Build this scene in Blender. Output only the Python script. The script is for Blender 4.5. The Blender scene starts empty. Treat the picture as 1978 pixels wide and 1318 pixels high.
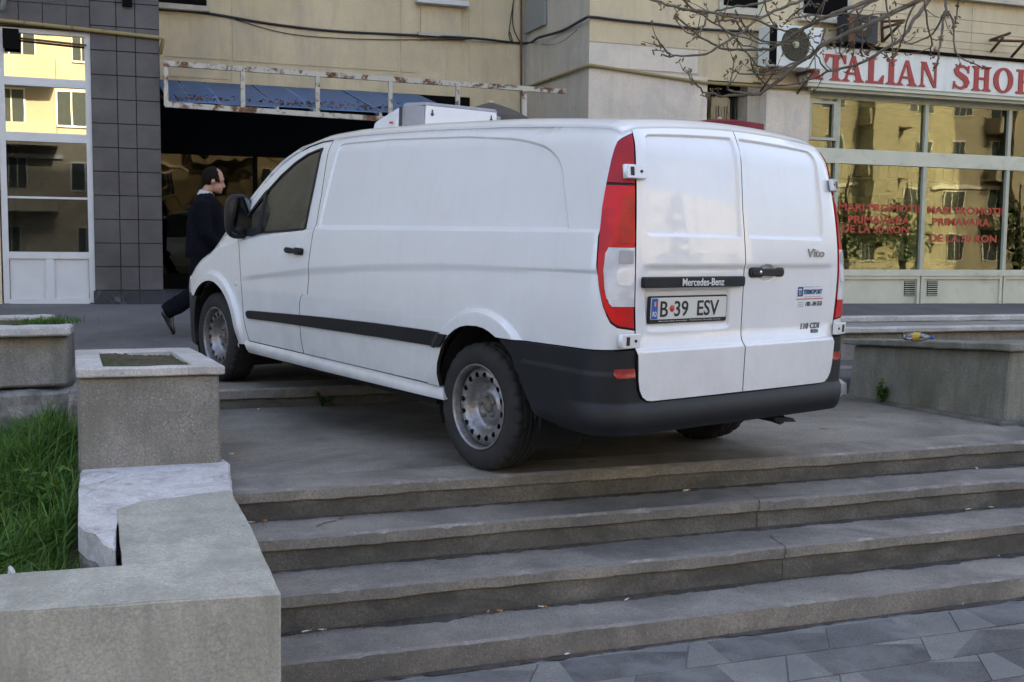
import bpy, bmesh, math, random
import numpy as np
from mathutils import Vector, Matrix
from mathutils.geometry import delaunay_2d_cdt
random.seed(7)
SC = bpy.context.scene
COL = SC.collection
R = math.radians

# ------------------------------------------------------------------ camera
CAM_H, YAW, PITCH, ROLL, FPX = 1.1647, R(20.2), R(4.80), R(0.55), 2161.0
PW, PH = 1978.0, 1318.0
_f = np.array([math.sin(YAW)*math.cos(PITCH), math.cos(YAW)*math.cos(PITCH), -math.sin(PITCH)])
_r0 = np.array([math.cos(YAW), -math.sin(YAW), 0.0]); _u0 = np.cross(_r0, _f)
_r = _r0*math.cos(ROLL)+_u0*math.sin(ROLL); _u = -_r0*math.sin(ROLL)+_u0*math.cos(ROLL)
CO = np.array([0, 0, CAM_H])
cam = bpy.data.cameras.new('camera'); camo = bpy.data.objects.new('camera', cam); COL.objects.link(camo)
camo.matrix_world = Matrix([[_r[i], _u[i], -_f[i], CO[i]] for i in range(3)]+[[0, 0, 0, 1]])
cam.sensor_fit = 'HORIZONTAL'; cam.sensor_width = 36.0; cam.lens = 36.0*FPX/PW
cam.clip_start = 0.05; cam.clip_end = 400
SC.camera = camo

# ------------------------------------------------------------------ world, sun, exposure
SUN_EL, SUN_AZ = R(37), R(14)          # sun stands behind the apartment block (+Y), a little to the right
w = bpy.data.worlds.new('World'); SC.world = w; w.use_nodes = True
nt = w.node_tree; nt.nodes.clear()
sky = nt.nodes.new('ShaderNodeTexSky'); sky.sky_type = 'NISHITA'; sky.sun_disc = False
sky.sun_elevation = SUN_EL; sky.sun_rotation = SUN_AZ; sky.air_density = 1.0; sky.dust_density = 6.0; sky.ozone_density = 1.0
bg = nt.nodes.new('ShaderNodeBackground'); bg.inputs['Strength'].default_value = 0.15
wo = nt.nodes.new('ShaderNodeOutputWorld')
hs = nt.nodes.new('ShaderNodeHueSaturation'); hs.inputs['Saturation'].default_value = 0.95      # thin high haze
nt.links.new(sky.outputs[0], hs.inputs['Color']); nt.links.new(hs.outputs[0], bg.inputs[0]); nt.links.new(bg.outputs[0], wo.inputs[0])
sl = bpy.data.lights.new('sun', 'SUN'); sl.energy = 2.6; sl.angle = R(0.5); sl.color = (1.0, 0.90, 0.74)
so = bpy.data.objects.new('sun', sl); COL.objects.link(so)
sd = Vector((math.sin(SUN_AZ)*math.cos(SUN_EL), math.cos(SUN_AZ)*math.cos(SUN_EL), math.sin(SUN_EL)))
so.rotation_euler = (-sd).to_track_quat('-Z', 'Y').to_euler(); so.location = (0, 10, 60)
SC.view_settings.view_transform = 'Standard'; SC.view_settings.look = 'None'
SC.view_settings.exposure = 2.25; SC.view_settings.gamma = 1.0
SC.view_settings.use_curve_mapping = False

# ------------------------------------------------------------------ helpers
def ray(px, py): return _r*(px-PW/2)/FPX-_u*(py-PH/2)/FPX+_f
def onY(px, py, y): d = ray(px, py); return CO+d*(y/d[1])
def onZ(px, py, z): d = ray(px, py); return CO+d*((z-CAM_H)/d[2])
def onX(px, py, x): d = ray(px, py); return CO+d*(x/d[0])
def XY(px, py, y): p = onY(px, py, y); return float(p[0]), float(p[2])

def put(o, label=None, cat=None, group=None, kind=None):
    if label: o['label'] = label
    if cat: o['category'] = cat
    if group: o['group'] = group
    if kind: o['kind'] = kind
    return o
def empty(name, loc=(0, 0, 0), parent=None):
    o = bpy.data.objects.new(name, None); COL.objects.link(o); o.location = loc
    if parent: o.parent = parent
    o.empty_display_size = .1
    return o
def link(name, me, m=None, parent=None):
    o = bpy.data.objects.new(name, me); COL.objects.link(o)
    if m is not None and len(me.materials) == 0:
        for q in (m if isinstance(m, (list, tuple)) else [m]): me.materials.append(q)
    if parent: o.parent = parent
    return o
def frombm(name, bm, m=None, parent=None, smooth=False):
    me = bpy.data.meshes.new(name); bm.normal_update(); bm.to_mesh(me); bm.free()
    if smooth: me.polygons.foreach_set('use_smooth', [True]*len(me.polygons))
    return link(name, me, m, parent)
def frompy(name, v, f, m=None, parent=None, smooth=False):
    me = bpy.data.meshes.new(name); me.from_pydata([tuple(map(float, q)) for q in v], [], f); me.update()
    if smooth: me.polygons.foreach_set('use_smooth', [True]*len(me.polygons))
    return link(name, me, m, parent)
def bbox(bm, x0, x1, y0, y1, z0, z1, mi=0):
    vs = [bm.verts.new(p) for p in ((x0,y0,z0),(x1,y0,z0),(x1,y1,z0),(x0,y1,z0),(x0,y0,z1),(x1,y0,z1),(x1,y1,z1),(x0,y1,z1))]
    for q in ((3,2,1,0),(4,5,6,7),(0,1,5,4),(1,2,6,5),(2,3,7,6),(3,0,4,7)):
        bm.faces.new([vs[i] for i in q]).material_index = mi
    return vs
def hexa(bm, b, t, mi=0):        # b, t: four corners each (ccw seen from above)
    vs = [bm.verts.new(p) for p in list(b)+list(t)]
    for q in ((3,2,1,0),(4,5,6,7),(0,1,5,4),(1,2,6,5),(2,3,7,6),(3,0,4,7)):
        bm.faces.new([vs[i] for i in q]).material_index = mi
    return vs
def bev(bm, w, seg=1):
    bmesh.ops.bevel(bm, geom=list(bm.edges), offset=w, segments=seg, affect='EDGES', profile=.6)
def box(name, x0, x1, y0, y1, z0, z1, m, parent=None, bevel=0):
    bm = bmesh.new(); bbox(bm, min(x0,x1), max(x0,x1), min(y0,y1), max(y0,y1), min(z0,z1), max(z0,z1))
    if bevel: bev(bm, bevel)
    return frombm(name, bm, m, parent)
def rough_box(name, b, t, m, parent=None, amp=.006, cut=.09, bevel=.008, seed=0, freq=6.0):
    """a cast or plastered block: subdivided box with worn, slightly uneven edges"""
    bm = bmesh.new(); hexa(bm, b, t); bev(bm, bevel)
    for _ in range(7):
        es = [e for e in bm.edges if e.calc_length() > cut*1.6]
        if not es: break
        bmesh.ops.subdivide_edges(bm, edges=es, cuts=1, use_grid_fill=True)
    from mathutils import noise
    for v in bm.verts:
        n = noise.noise_vector(v.co*freq+Vector((seed*3.1, seed*1.7, seed)))+.5*noise.noise_vector(v.co*freq*3+Vector((seed, 5, 1)))
        v.co += n*amp
    bmesh.ops.triangulate(bm, faces=bm.faces)
    return frombm(name, bm, m, parent, False)
def tube(bm, pts, rad, n=8, caps=True, mi=0):
    pts = [Vector(p) for p in pts]; rings = []
    if not isinstance(rad, (list, tuple)): rad = [rad]*len(pts)
    up = None
    for i, p in enumerate(pts):
        a = pts[max(i-1, 0)]; b = pts[min(i+1, len(pts)-1)]; d = (b-a).normalized()
        if up is None:
            up = Vector((0, 0, 1)) if abs(d.z) < .9 else Vector((1, 0, 0))
        s = d.cross(up).normalized(); up = s.cross(d).normalized()
        rings.append([bm.verts.new(p+(s*math.cos(2*math.pi*k/n)+up*math.sin(2*math.pi*k/n))*rad[i]) for k in range(n)])
    for i in range(len(rings)-1):
        for k in range(n):
            f = bm.faces.new((rings[i][k], rings[i][(k+1) % n], rings[i+1][(k+1) % n], rings[i+1][k])); f.smooth = True; f.material_index = mi
    if caps:
        bm.faces.new(list(reversed(rings[0]))).material_index = mi; bm.faces.new(rings[-1]).material_index = mi
def tubeo(name, pts, rad, m, parent=None, n=8):
    bm = bmesh.new(); tube(bm, pts, rad, n); bmesh.ops.recalc_face_normals(bm, faces=bm.faces)
    return frombm(name, bm, m, parent)
def smoothline(pts, k=4):
    P = [Vector(p) for p in pts]; out = []
    for i in range(len(P)-1):
        a = P[max(i-1, 0)]; b = P[i]; c = P[i+1]; d = P[min(i+2, len(P)-1)]
        for j in range(k):
            t = j/k
            out.append(.5*((2*b)+(c-a)*t+(2*a-5*b+4*c-d)*t*t+(3*b-a-3*c+d)*t**3))
    out.append(P[-1]); return out
def lathe(bm, prof, n=48, axis='Y', c=(0, 0, 0), a0=0, a1=2*math.pi, mi=0):
    """profile of (radius, height) turned round an axis"""
    full = abs(a1-a0-2*math.pi) < 1e-6; m = n if full else n+1; rings = []
    for k in range(m):
        a = a0+(a1-a0)*k/n; ca, sa = math.cos(a), math.sin(a); ring = []
        for r, h in prof:
            p = (r*ca, h, r*sa) if axis == 'Y' else ((r*ca, r*sa, h) if axis == 'Z' else (h, r*ca, r*sa))
            ring.append(bm.verts.new((p[0]+c[0], p[1]+c[1], p[2]+c[2])))
        rings.append(ring)
    for k in range(n):
        A = rings[k]; B = rings[(k+1) % m]
        for i in range(len(prof)-1):
            f = bm.faces.new((A[i], B[i], B[i+1], A[i+1])); f.smooth = True; f.material_index = mi
def loft(bm, rings, caps=True, mi=0):
    V = [[bm.verts.new(p) for p in r] for r in rings]; n = len(V[0])
    for i in range(len(V)-1):
        for k in range(n):
            f = bm.faces.new((V[i][k], V[i][(k+1) % n], V[i+1][(k+1) % n], V[i+1][k])); f.smooth = True; f.material_index = mi
    if caps:
        bm.faces.new(list(reversed(V[0]))).material_index = mi; bm.faces.new(V[-1]).material_index = mi
    return V
def copyto(src, parent=None, **kw):
    o = src.copy(); COL.objects.link(o); o.parent = parent
    for k, v in kw.items(): setattr(o, k, v)
    return o

# ------------------------------------------------------------------ materials
MATS = {}
def newmat(name):
    m = bpy.data.materials.new(name); m.use_nodes = True; MATS[name] = m
    return m, m.node_tree, m.node_tree.nodes['Principled BSDF']
def setp(b, **k):
    for a, v in k.items():
        b.inputs[{'rough':'Roughness','metal':'Metallic','coat':'Coat Weight','coatr':'Coat Roughness','spec':'Specular IOR Level','trans':'Transmission Weight','ior':'IOR'}[a]].default_value = v
def ramp(nt, src, stops):
    r = nt.nodes.new('ShaderNodeValToRGB'); e = r.color_ramp.elements
    while len(e) < len(stops): e.new(.5)
    for i, (p, c) in enumerate(stops):
        e[i].position = p; e[i].color = (c[0], c[1], c[2], 1) if isinstance(c, (tuple, list)) else (c, c, c, 1)
    nt.links.new(src, r.inputs[0]); return r.outputs[0]
def noise(nt, scale, detail=6, rough=.6, vec=None, dist=0, stretch=None):
    if vec is None:
        g = nt.nodes.new('ShaderNodeNewGeometry'); vec = g.outputs['Position']
    if stretch:
        mp = nt.nodes.new('ShaderNodeMapping'); mp.inputs['Scale'].default_value = stretch; nt.links.new(vec, mp.inputs[0]); vec = mp.outputs[0]
    n = nt.nodes.new('ShaderNodeTexNoise'); n.inputs['Scale'].default_value = scale; n.inputs['Detail'].default_value = detail
    n.inputs['Roughness'].default_value = rough; n.inputs['Distortion'].default_value = dist
    nt.links.new(vec, n.inputs['Vector']); return n.outputs[0]
def mix(nt, fac, a, b, mode='MIX'):
    m = nt.nodes.new('ShaderNodeMix'); m.data_type = 'RGBA'; m.blend_type = mode
    for sock, v in ((m.inputs[0], fac), (m.inputs[6], a), (m.inputs[7], b)):
        if isinstance(v, (int, float)): sock.default_value = v
        elif isinstance(v, (tuple, list)): sock.default_value = (v[0], v[1], v[2], 1)
        else: nt.links.new(v, sock)
    return m.outputs[2]
def bump(nt, b, h, strength, dist=.01):
    n = nt.nodes.new('ShaderNodeBump'); n.inputs['Strength'].default_value = strength; n.inputs['Distance'].default_value = dist
    nt.links.new(h, n.inputs['Height']); nt.links.new(n.outputs[0], b.inputs['Normal'])
def stone(name, c, var=.25, scale=3, rough=.9, bscale=60, bstr=.5, stain=None, sscale=1.2, sthr=.55, speck=None, stretch=None, fine=.35, bdist=.004, gum=0, streak=0):
    """weathered mineral surface: two scales of mottling, optional stains, specks and a grainy relief"""
    m, nt, b = newmat(name)
    lo = tuple(x*(1-var) for x in c); hi = tuple(min(1, x*(1+var)) for x in c)
    col = ramp(nt, noise(nt, scale, 8, .65), [(.30, lo), (.70, hi)])
    f = ramp(nt, noise(nt, 90, 3, .7), [(.3, 1-fine), (.7, 1+0*fine)])
    col = mix(nt, 1.0, col, f, 'MULTIPLY')
    if stain:
        s = ramp(nt, noise(nt, sscale, 7, .68, stretch=stretch, dist=.4), [(sthr-.07, 0), (sthr+.13, 1)])
        col = mix(nt, s, col, mix(nt, .8, col, stain))
    if gum:      # trodden spots and blotches
        g = nt.nodes.new('ShaderNodeNewGeometry'); vo = nt.nodes.new('ShaderNodeTexVoronoi'); vo.inputs['Scale'].default_value = gum; nt.links.new(g.outputs['Position'], vo.inputs['Vector'])
        k = ramp(nt, vo.outputs['Distance'], [(.05, 1), (.11, 0)]); sel = nt.nodes.new('ShaderNodeMath'); sel.operation = 'MULTIPLY'
        nt.links.new(k, sel.inputs[0]); nt.links.new(ramp(nt, vo.outputs['Color'], [(.45, 0), (.55, .75)]), sel.inputs[1])
        col = mix(nt, sel.outputs[0], col, tuple(x*.35 for x in c))
    if streak:   # rain streaks running down
        s = ramp(nt, noise(nt, 1.0, 6, .7, stretch=(5, 5, .45)), [(.50, 0), (.72, streak)])
        col = mix(nt, s, col, tuple(x*.42 for x in c))
    if speck:
        s = ramp(nt, noise(nt, 160, 2, .5), [(.66, 0), (.70, 1)])
        col = mix(nt, s, col, speck)
    nt.links.new(col, b.inputs['Base Color']); setp(b, rough=rough, spec=.3)
    h1 = noise(nt, bscale, 6, .7); bump(nt, b, h1, bstr, bdist)
    return m
def plain(name, c, rough=.5, metal=0, var=.08, scale=8, bstr=0, bscale=120, coat=0, spec=.5):
    m, nt, b = newmat(name)
    lo = tuple(x*(1-var) for x in c); hi = tuple(min(1, x*(1+var)) for x in c)
    nt.links.new(ramp(nt, noise(nt, scale, 5, .6), [(.3, lo), (.7, hi)]), b.inputs['Base Color'])
    setp(b, rough=rough, metal=metal, coat=coat, spec=spec)
    if bstr: bump(nt, b, noise(nt, bscale, 3, .6), bstr, .002)
    return m
def glass(name, tint, refl, bstr=0.0, bscale=2.0, rough=0.0, rtint=(1, 1, 1)):
    """thin window pane: mirror reflection over a tinted clear body"""
    m, nt, b = newmat(name); nt.nodes.remove(b)
    out = nt.nodes['Material Output']
    g = nt.nodes.new('ShaderNodeBsdfGlossy'); g.inputs['Roughness'].default_value = rough; g.inputs['Color'].default_value = (*rtint, 1)
    t = nt.nodes.new('ShaderNodeBsdfTransparent'); t.inputs['Color'].default_value = (*tint, 1)
    fr = nt.nodes.new('ShaderNodeFresnel'); fr.inputs['IOR'].default_value = 1.5
    ad = nt.nodes.new('ShaderNodeMath'); ad.operation = 'ADD'; ad.use_clamp = True; ad.inputs[1].default_value = refl
    nt.links.new(fr.outputs[0], ad.inputs[0])
    mx = nt.nodes.new('ShaderNodeMixShader'); nt.links.new(ad.outputs[0], mx.inputs[0]); nt.links.new(t.outputs[0], mx.inputs[1]); nt.links.new(g.outputs[0], mx.inputs[2])
    nt.links.new(mx.outputs[0], out.inputs[0])
    if bstr:
        bn = nt.nodes.new('ShaderNodeBump'); bn.inputs['Strength'].default_value = bstr; bn.inputs['Distance'].default_value = .02
        nt.links.new(noise(nt, bscale, 2, .4), bn.inputs['Height']); nt.links.new(bn.outputs[0], g.inputs['Normal'])
    return m

M = {}
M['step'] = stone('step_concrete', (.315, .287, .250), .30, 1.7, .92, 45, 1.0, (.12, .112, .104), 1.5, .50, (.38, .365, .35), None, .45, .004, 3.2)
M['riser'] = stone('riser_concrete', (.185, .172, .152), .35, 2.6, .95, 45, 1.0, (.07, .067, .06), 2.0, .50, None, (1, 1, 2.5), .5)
M['worn'] = stone('worn_edge_concrete', (.42, .40, .38), .4, 14, .9, 70, .8, (.16, .15, .14), 3.2, .36)
M['landing'] = stone('landing_concrete', (.30, .275, .238), .34, .9, .93, 40, .9, (.085, .078, .066), .6, .47, (.34, .33, .32), None, .45, .004, 2.6)
M['asphalt'] = stone('asphalt', (.150, .138, .130), .22, .9, .9, 130, .8, (.06, .058, .058), .7, .58, (.2, .2, .2))
M['terrazzo'] = stone('planter_terrazzo', (.345, .325, .29), .28, 3.0, .9, 90, .9, (.19, .178, .145), 2.0, .54, (.50, .48, .45), None, .5, .004, 0, .7)
M['terrazzo_g'] = stone('mossy_planter_concrete', (.29, .285, .245), .28, 2.4, .92, 90, .7, (.12, .13, .085), 1.6, .54, (.36, .36, .33), (1.6, 1.6, .5), .4, .004, 0, .8)
M['cap'] = stone('planter_cap_concrete', (.60, .57, .54), .2, 3.2, .9, 60, .8, (.30, .28, .25), 3.0, .56, None, None, .4, .004, 5)
M['cement'] = stone('fresh_cement', (.49, .465, .40), .22, 2.0, .9, 38, 1.0, (.30, .295, .245), 2.6, .54, None, (3.0, 1.2, .6), .4, .005, 0, .55)
M['white_lime'] = stone('limewash', (.70, .67, .665), .16, 5, .85, 40, 1.0, (.24, .225, .21), 5.0, .55, None, None, .35, .004, 4)
M['rubble'] = stone('old_rubble', (.30, .28, .26), .45, 9, .95, 25, 1.0, (.10, .09, .08), 5, .5)
M['soil'] = stone('soil', (.10, .082, .055), .4, 14, .98, 40, 1.0, (.05, .06, .02), 6, .5)
M['slab_l'] = stone('pale_paving', (.27, .262, .245), .28, 3.0, .8, 60, .6, (.16, .16, .16), 1.6, .50, None, None, .5)
M['slab_d'] = stone('dark_paving', (.145, .143, .142), .3, 4.0, .8, 60, .6, (.20, .198, .195), 2.2, .52, None, None, .5)
M['grout'] = stone('grout', (.24, .24, .235), .2, 4, .95)
# ================================================================== ground and stairs
SY_ = [5.326, 5.015, 4.694, 4.382]       # nosing of the landing and of the three steps below it
SZ_ = [0.0, -.155, -.317, -.498]; PAVZ = -.612; NY = SY_[0]
# pavement of two-tone slabs set in slanting bond
pav = box('pavement', -14, 40, -36, SY_[3]+.03, PAVZ-.3, PAVZ-.006, M['grout']); put(pav, 'pavement of grey two-tone slabs below the steps', None, None, 'structure')
DIRS = Vector((.275, .46)); ROWH = .263; PITX = .727
def slab_mesh(kind):
    d = DIRS/DIRS.y*ROWH; g = .004
    P = lambda u, v: (u*(PITX-2*g)+v*(d.x)+g*1.0, v*(ROWH-2*g)+g)
    bm = bmesh.new()
    polys = {0: [([(0,0),(.30,0),(.12,1),(0,1)], 0), ([(.30,0),(1,0),(1,.72),(.60,1),(.12,1)], 1), ([(1,.72),(1,1),(.60,1)], 0)],
             1: [([(0,0),(.70,0),(.52,1),(0,1)], 1), ([(.70,0),(1,0),(1,1),(.52,1)], 0)],
             2: [([(0,0),(.16,0),(.46,1),(0,1)], 0), ([(.16,0),(1,0),(1,.55),(.80,.78),(.46,1)], 1), ([(1,.55),(1,1),(.46,1),(.80,.78)], 0)]}[kind]
    for pl, mi in polys:
        top = [bm.verts.new((*P(u, v), 0)) for u, v in pl]
        bm.faces.new(top).material_index = mi
    bmesh.ops.remove_doubles(bm, verts=bm.verts, dist=1e-5)
    bnd = [e for e in bm.edges if e.is_boundary]
    r = bmesh.ops.extrude_edge_only(bm, edges=bnd)
    for v in [q for q in r['geom'] if isinstance(q, bmesh.types.BMVert)]: v.co.z -= .03
    bmesh.ops.recalc_face_normals(bm, faces=bm.faces)
    me = bpy.data.meshes.new('paving_slab'); bm.to_mesh(me); bm.free()
    me.materials.append(M['slab_l']); me.materials.append(M['slab_d']); return me
SL = [slab_mesh(k) for k in range(3)]
rnd = random.Random(3); cnt = 0
for row in range(0, 7):
    y1 = 4.335-row*ROWH
    for i in range(-3, 8):
        x0 = 2.30+i*PITX-(row % 2)*.24-(row*.153)
        c = Vector((x0+.3, y1-ROWH/2, PAVZ))
        o = bpy.data.objects.new('paving_slab', SL[rnd.choice((0, 1, 2, 0))]); COL.objects.link(o); o.parent = pav
        o.location = (x0, y1-ROWH, PAVZ+rnd.uniform(-.0015, .0015)); o.rotation_euler = (rnd.uniform(-.002, .002), rnd.uniform(-.002, .002), 0)

stairs = empty('stairs', (.5, NY, 0)); put(stairs, 'wide flight of worn concrete steps up to the landing', None, None, 'structure')
XL, XRT = .46, 5.9
def tread(k, xl, xr, y0, depth, z, thick, parent, name='tread', jit=.0035, mats=('step', 'worn'), under=True):
    """long cast tread with a chipped, wandering front edge"""
    rr = random.Random(50+k*7); n = int((xr-xl)/.028); V = []; F = []; mi = []
    off = 0; chiplen = 0; chipd = 0
    for i in range(n+1):
        x = xl+(xr-xl)*i/n
        off = .80*off+rr.gauss(0, jit*.45)
        if chiplen <= 0 and rr.random() < .05: chiplen = rr.randint(1, 5); chipd = rr.uniform(.003, .011)
        chip = chipd*rr.uniform(.5, 1) if chiplen > 0 else 0; chiplen -= 1
        sag = .0015*math.sin(x*1.3+k)+.0012*math.sin(x*3.1+2*k)
        e = .010+abs(rr.gauss(0, .0025))+chip
        yf = y0+off*.8; zt = z+sag*.4; zb = z-thick+sag+off*.5
        V += [(x, y0+depth, z), (x, yf+e, zt), (x, yf, zt-e), (x, yf+.002, zb+.006), (x, yf+.010, zb), (x, y0+.16, zb+.002)]
    for i in range(n):
        a = i*6; b = a+6
        for j in range(5): F.append((a+j, b+j, b+j+1, a+j+1)); mi.append(1 if j == 1 else 0)
    o = frompy(name, V, F, [M[mats[0]], M[mats[1]]], parent)
    o.data.polygons.foreach_set('material_index', mi)
    F2 = [(0, 1, 2, 3, 4, 5)]; return o
for k in range(4):
    y0 = SY_[k]-NY; z = SZ_[k]; zn_ = SZ_[k+1] if k < 3 else PAVZ
    thick = .066 if k < 3 else .125
    o = tread(k, XL-.5, XRT-.5, y0, (SY_[k-1] if k else NY+.32)-SY_[k]+.12, z, thick, stairs)
    if k < 3:
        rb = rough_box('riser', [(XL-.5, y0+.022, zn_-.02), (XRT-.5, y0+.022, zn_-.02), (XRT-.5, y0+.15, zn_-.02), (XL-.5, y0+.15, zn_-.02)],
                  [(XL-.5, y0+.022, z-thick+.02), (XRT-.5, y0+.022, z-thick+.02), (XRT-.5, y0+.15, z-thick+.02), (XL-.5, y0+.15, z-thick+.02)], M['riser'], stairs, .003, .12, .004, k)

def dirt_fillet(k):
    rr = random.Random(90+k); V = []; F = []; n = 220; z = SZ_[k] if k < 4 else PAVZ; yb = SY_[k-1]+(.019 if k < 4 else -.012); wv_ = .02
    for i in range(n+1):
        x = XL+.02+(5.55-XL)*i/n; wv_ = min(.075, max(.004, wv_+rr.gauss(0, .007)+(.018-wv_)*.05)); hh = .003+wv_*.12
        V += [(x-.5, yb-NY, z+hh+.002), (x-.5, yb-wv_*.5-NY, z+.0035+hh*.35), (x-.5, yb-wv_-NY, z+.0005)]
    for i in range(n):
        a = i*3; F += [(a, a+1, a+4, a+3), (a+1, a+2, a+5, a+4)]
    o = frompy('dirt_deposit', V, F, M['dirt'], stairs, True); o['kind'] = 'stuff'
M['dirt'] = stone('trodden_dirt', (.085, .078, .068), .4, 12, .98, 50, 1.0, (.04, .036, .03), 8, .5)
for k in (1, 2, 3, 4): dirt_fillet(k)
def crack(pts, w_):
    bm = bmesh.new()
    for i in range(len(pts)-1):
        a, b = Vector(pts[i]), Vector(pts[i+1]); d = (b-a).normalized(); s = d.cross(Vector((0, -.7, .7))).normalized()*w_*.5
        bm.faces.new([bm.verts.new(p-Vector((.5, NY, 0))) for p in (a-s, b-s*.6, b+s*.6, a+s)])
    frombm('crack', bm, M['joint0'], stairs)
M['joint0'] = plain('crack_dirt', (.03, .028, .025), .95)
for px, k in ((1438, 1), (1549, 2)):
    p = onZ(px, (955 if k == 1 else 1070), SZ_[k]); x = float(p[0]); o_ = .0025
    crack([(x+.05, SY_[k]+.20, SZ_[k]+o_), (x+.02, SY_[k]+.12, SZ_[k]+o_), (x+.012, SY_[k]+.05, SZ_[k]+o_), (x, SY_[k]-.004, SZ_[k]+o_*.5), (x+.004, SY_[k]-.006, SZ_[k]-.03), (x-.003, SY_[k]-.005, SZ_[k]-.064)], .005)
    crack([(x, SY_[k]+.017, SZ_[k]-.068), (x+.004, SY_[k]+.016, SZ_[k]-.11), (x+.001, SY_[k]+.016, SZ_[k+1]+.003)], .005)
def sheet(name, xs, ys, zf, m, kind_label):
    V = []; F = []
    for y in ys:
        for x in xs: V.append((x, y, zf(x, y)))
    n = len(xs)
    for j in range(len(ys)-1):
        for i in range(n-1):
            a = j*n+i; F.append((a, a+1, a+n+1, a+n))
    o = frompy(name, V, F, m, None, True); put(o, kind_label, None, None, 'structure'); return o
rs = np.random.RandomState(4)
sheet('landing', list(np.linspace(XL, 5.75, 60)), list(np.linspace(NY+.30, 8.10, 40)), lambda x, y: .0042+.003*math.sin(2.1*x+.7*y)*math.cos(1.3*y) if NY+.31 < y else .0008, M['landing'], 'stained concrete landing under the van')
# terrace: rises gently to the building
UST = 8.03
def terz(x, y):
    zl = .452-(.452-.36)*min(max((x+0)/11.5, -.2), 1.3)
    t = min(max((y-9.5)/4.5, 0), 1.3); return .141+(zl-.141)*t
sheet('terrace', list(np.linspace(-30, 45, 90)), [UST+.28]+list(np.linspace(8.6, 14.6, 20))+[16.6, 18.2], terz, M['asphalt'], 'grey asphalt terrace rising to the shop fronts')
ust = empty('upper_step', (.5, UST, .141)); put(ust, 'single low concrete step up to the terrace behind the van', None, None, 'structure')
tread(9, XL-.9, 6.2-.5, 0, .40, 0.004, .075, ust)
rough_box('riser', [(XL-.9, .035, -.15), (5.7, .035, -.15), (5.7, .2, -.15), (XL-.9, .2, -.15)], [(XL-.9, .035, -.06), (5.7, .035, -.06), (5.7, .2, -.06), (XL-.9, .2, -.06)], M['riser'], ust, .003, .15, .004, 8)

# ------------------------------------------------------------------ planters and walls, left
WZT = .06
def q4(*pts): return [tuple(p) for p in pts]
lw = empty('low_wall', (.52, 3.52, PAVZ)); put(lw, 'L-shaped pale cement kerb wall beside the steps in the left foreground', 'low wall')
cz = PAVZ
def rb_world(name, b, t, m, parent, **k):
    lo = Vector(parent.location) if parent else Vector((0, 0, 0))
    f = lambda P: [tuple(Vector(p)-lo) for p in P]
    return rough_box(name, f(b), f(t), m, parent, **k)
def prism(name, poly, z0, z1, m, parent, amp=.003, cut=.06, bevel=.007, seed=0):
    lo = Vector(parent.location) if parent else Vector((0, 0, 0))
    bm = bmesh.new()
    bo = [bm.verts.new(Vector((x, y, z0))-lo) for x, y in poly]; to = [bm.verts.new(Vector((x, y, z1 if not callable(z1) else z1(x, y)))-lo) for x, y in poly]
    n = len(poly); bm.faces.new(list(reversed(bo))); bm.faces.new(to)
    for i in range(n): bm.faces.new((bo[i], bo[(i+1) % n], to[(i+1) % n], to[i]))
    bev(bm, bevel)
    bmesh.ops.triangulate(bm, faces=bm.faces)
    for _ in range(6):
        es = [e for e in bm.edges if e.calc_length() > cut*1.7]
        if not es: break
        bmesh.ops.subdivide_edges(bm, edges=es, cuts=1)
        bmesh.ops.triangulate(bm, faces=bm.faces)
    from mathutils import noise as nz
    for v in bm.verts:
        v.co += (nz.noise_vector(v.co*6+Vector((seed, 2, 3)))+.6*nz.noise_vector(v.co*21+Vector((seed, 1, 7))))*amp
    return frombm(name, bm, m, parent)
prism('wall_body', [(-2.6, 3.66), (-.30, 3.60), (.52, 3.52), (.535, 4.4), (.535, 5.12), (.30, 5.02), (.14, 5.0), (.045, 4.88), (.057, 3.985), (-.34, 4.02), (-2.6, 4.06)], PAVZ, WZT, M['cement'], lw, seed=1)
wl = empty('whitewashed_kerb', (.2, 5.4, -.1)); put(wl, 'old whitewashed kerb with a broken corner below the square planter', 'kerb')
prism('kerb_stone', [(-.105, 4.72), (-.075, 4.60), (-.03, 4.50), (-.01, 4.36), (.030, 4.26), (.048, 4.88), (.14, 4.995), (.30, 5.015), (.54, 5.115), (.60, 5.78), (.585, 5.9), (-.115, 5.9), (-.112, 5.3)], -.075, .052, M['white_lime'], wl, amp=.0035, seed=3, bevel=.009)
prism('broken_stone', [(-.098, 4.74), (-.06, 4.52), (-.01, 4.40), (.020, 4.12), (.046, 4.20), (.044, 4.9), (.04, 5.6), (-.09, 5.6)], -.3, -.066, M['rubble'], wl, amp=.02, seed=5, bevel=.012)

pb = empty('square_planter', (.22, 5.82, 0)); put(pb, 'square speckled concrete planter with pale rim and bare soil beside the van front wheel', 'planter')
z0, z1, zc = -.2, .505, .552
rb_world('planter_body', q4((-.128, 5.83, z0), (.568, 5.815, z0), (.50, 6.84, z0), (-.15, 6.84, z0)), q4((-.108, 5.845, z1), (.556, 5.83, z1), (.47, 6.80, z1), (-.13, 6.80, z1)), M['terrazzo'], pb, amp=.0035, cut=.08, bevel=.012, seed=2)
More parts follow.
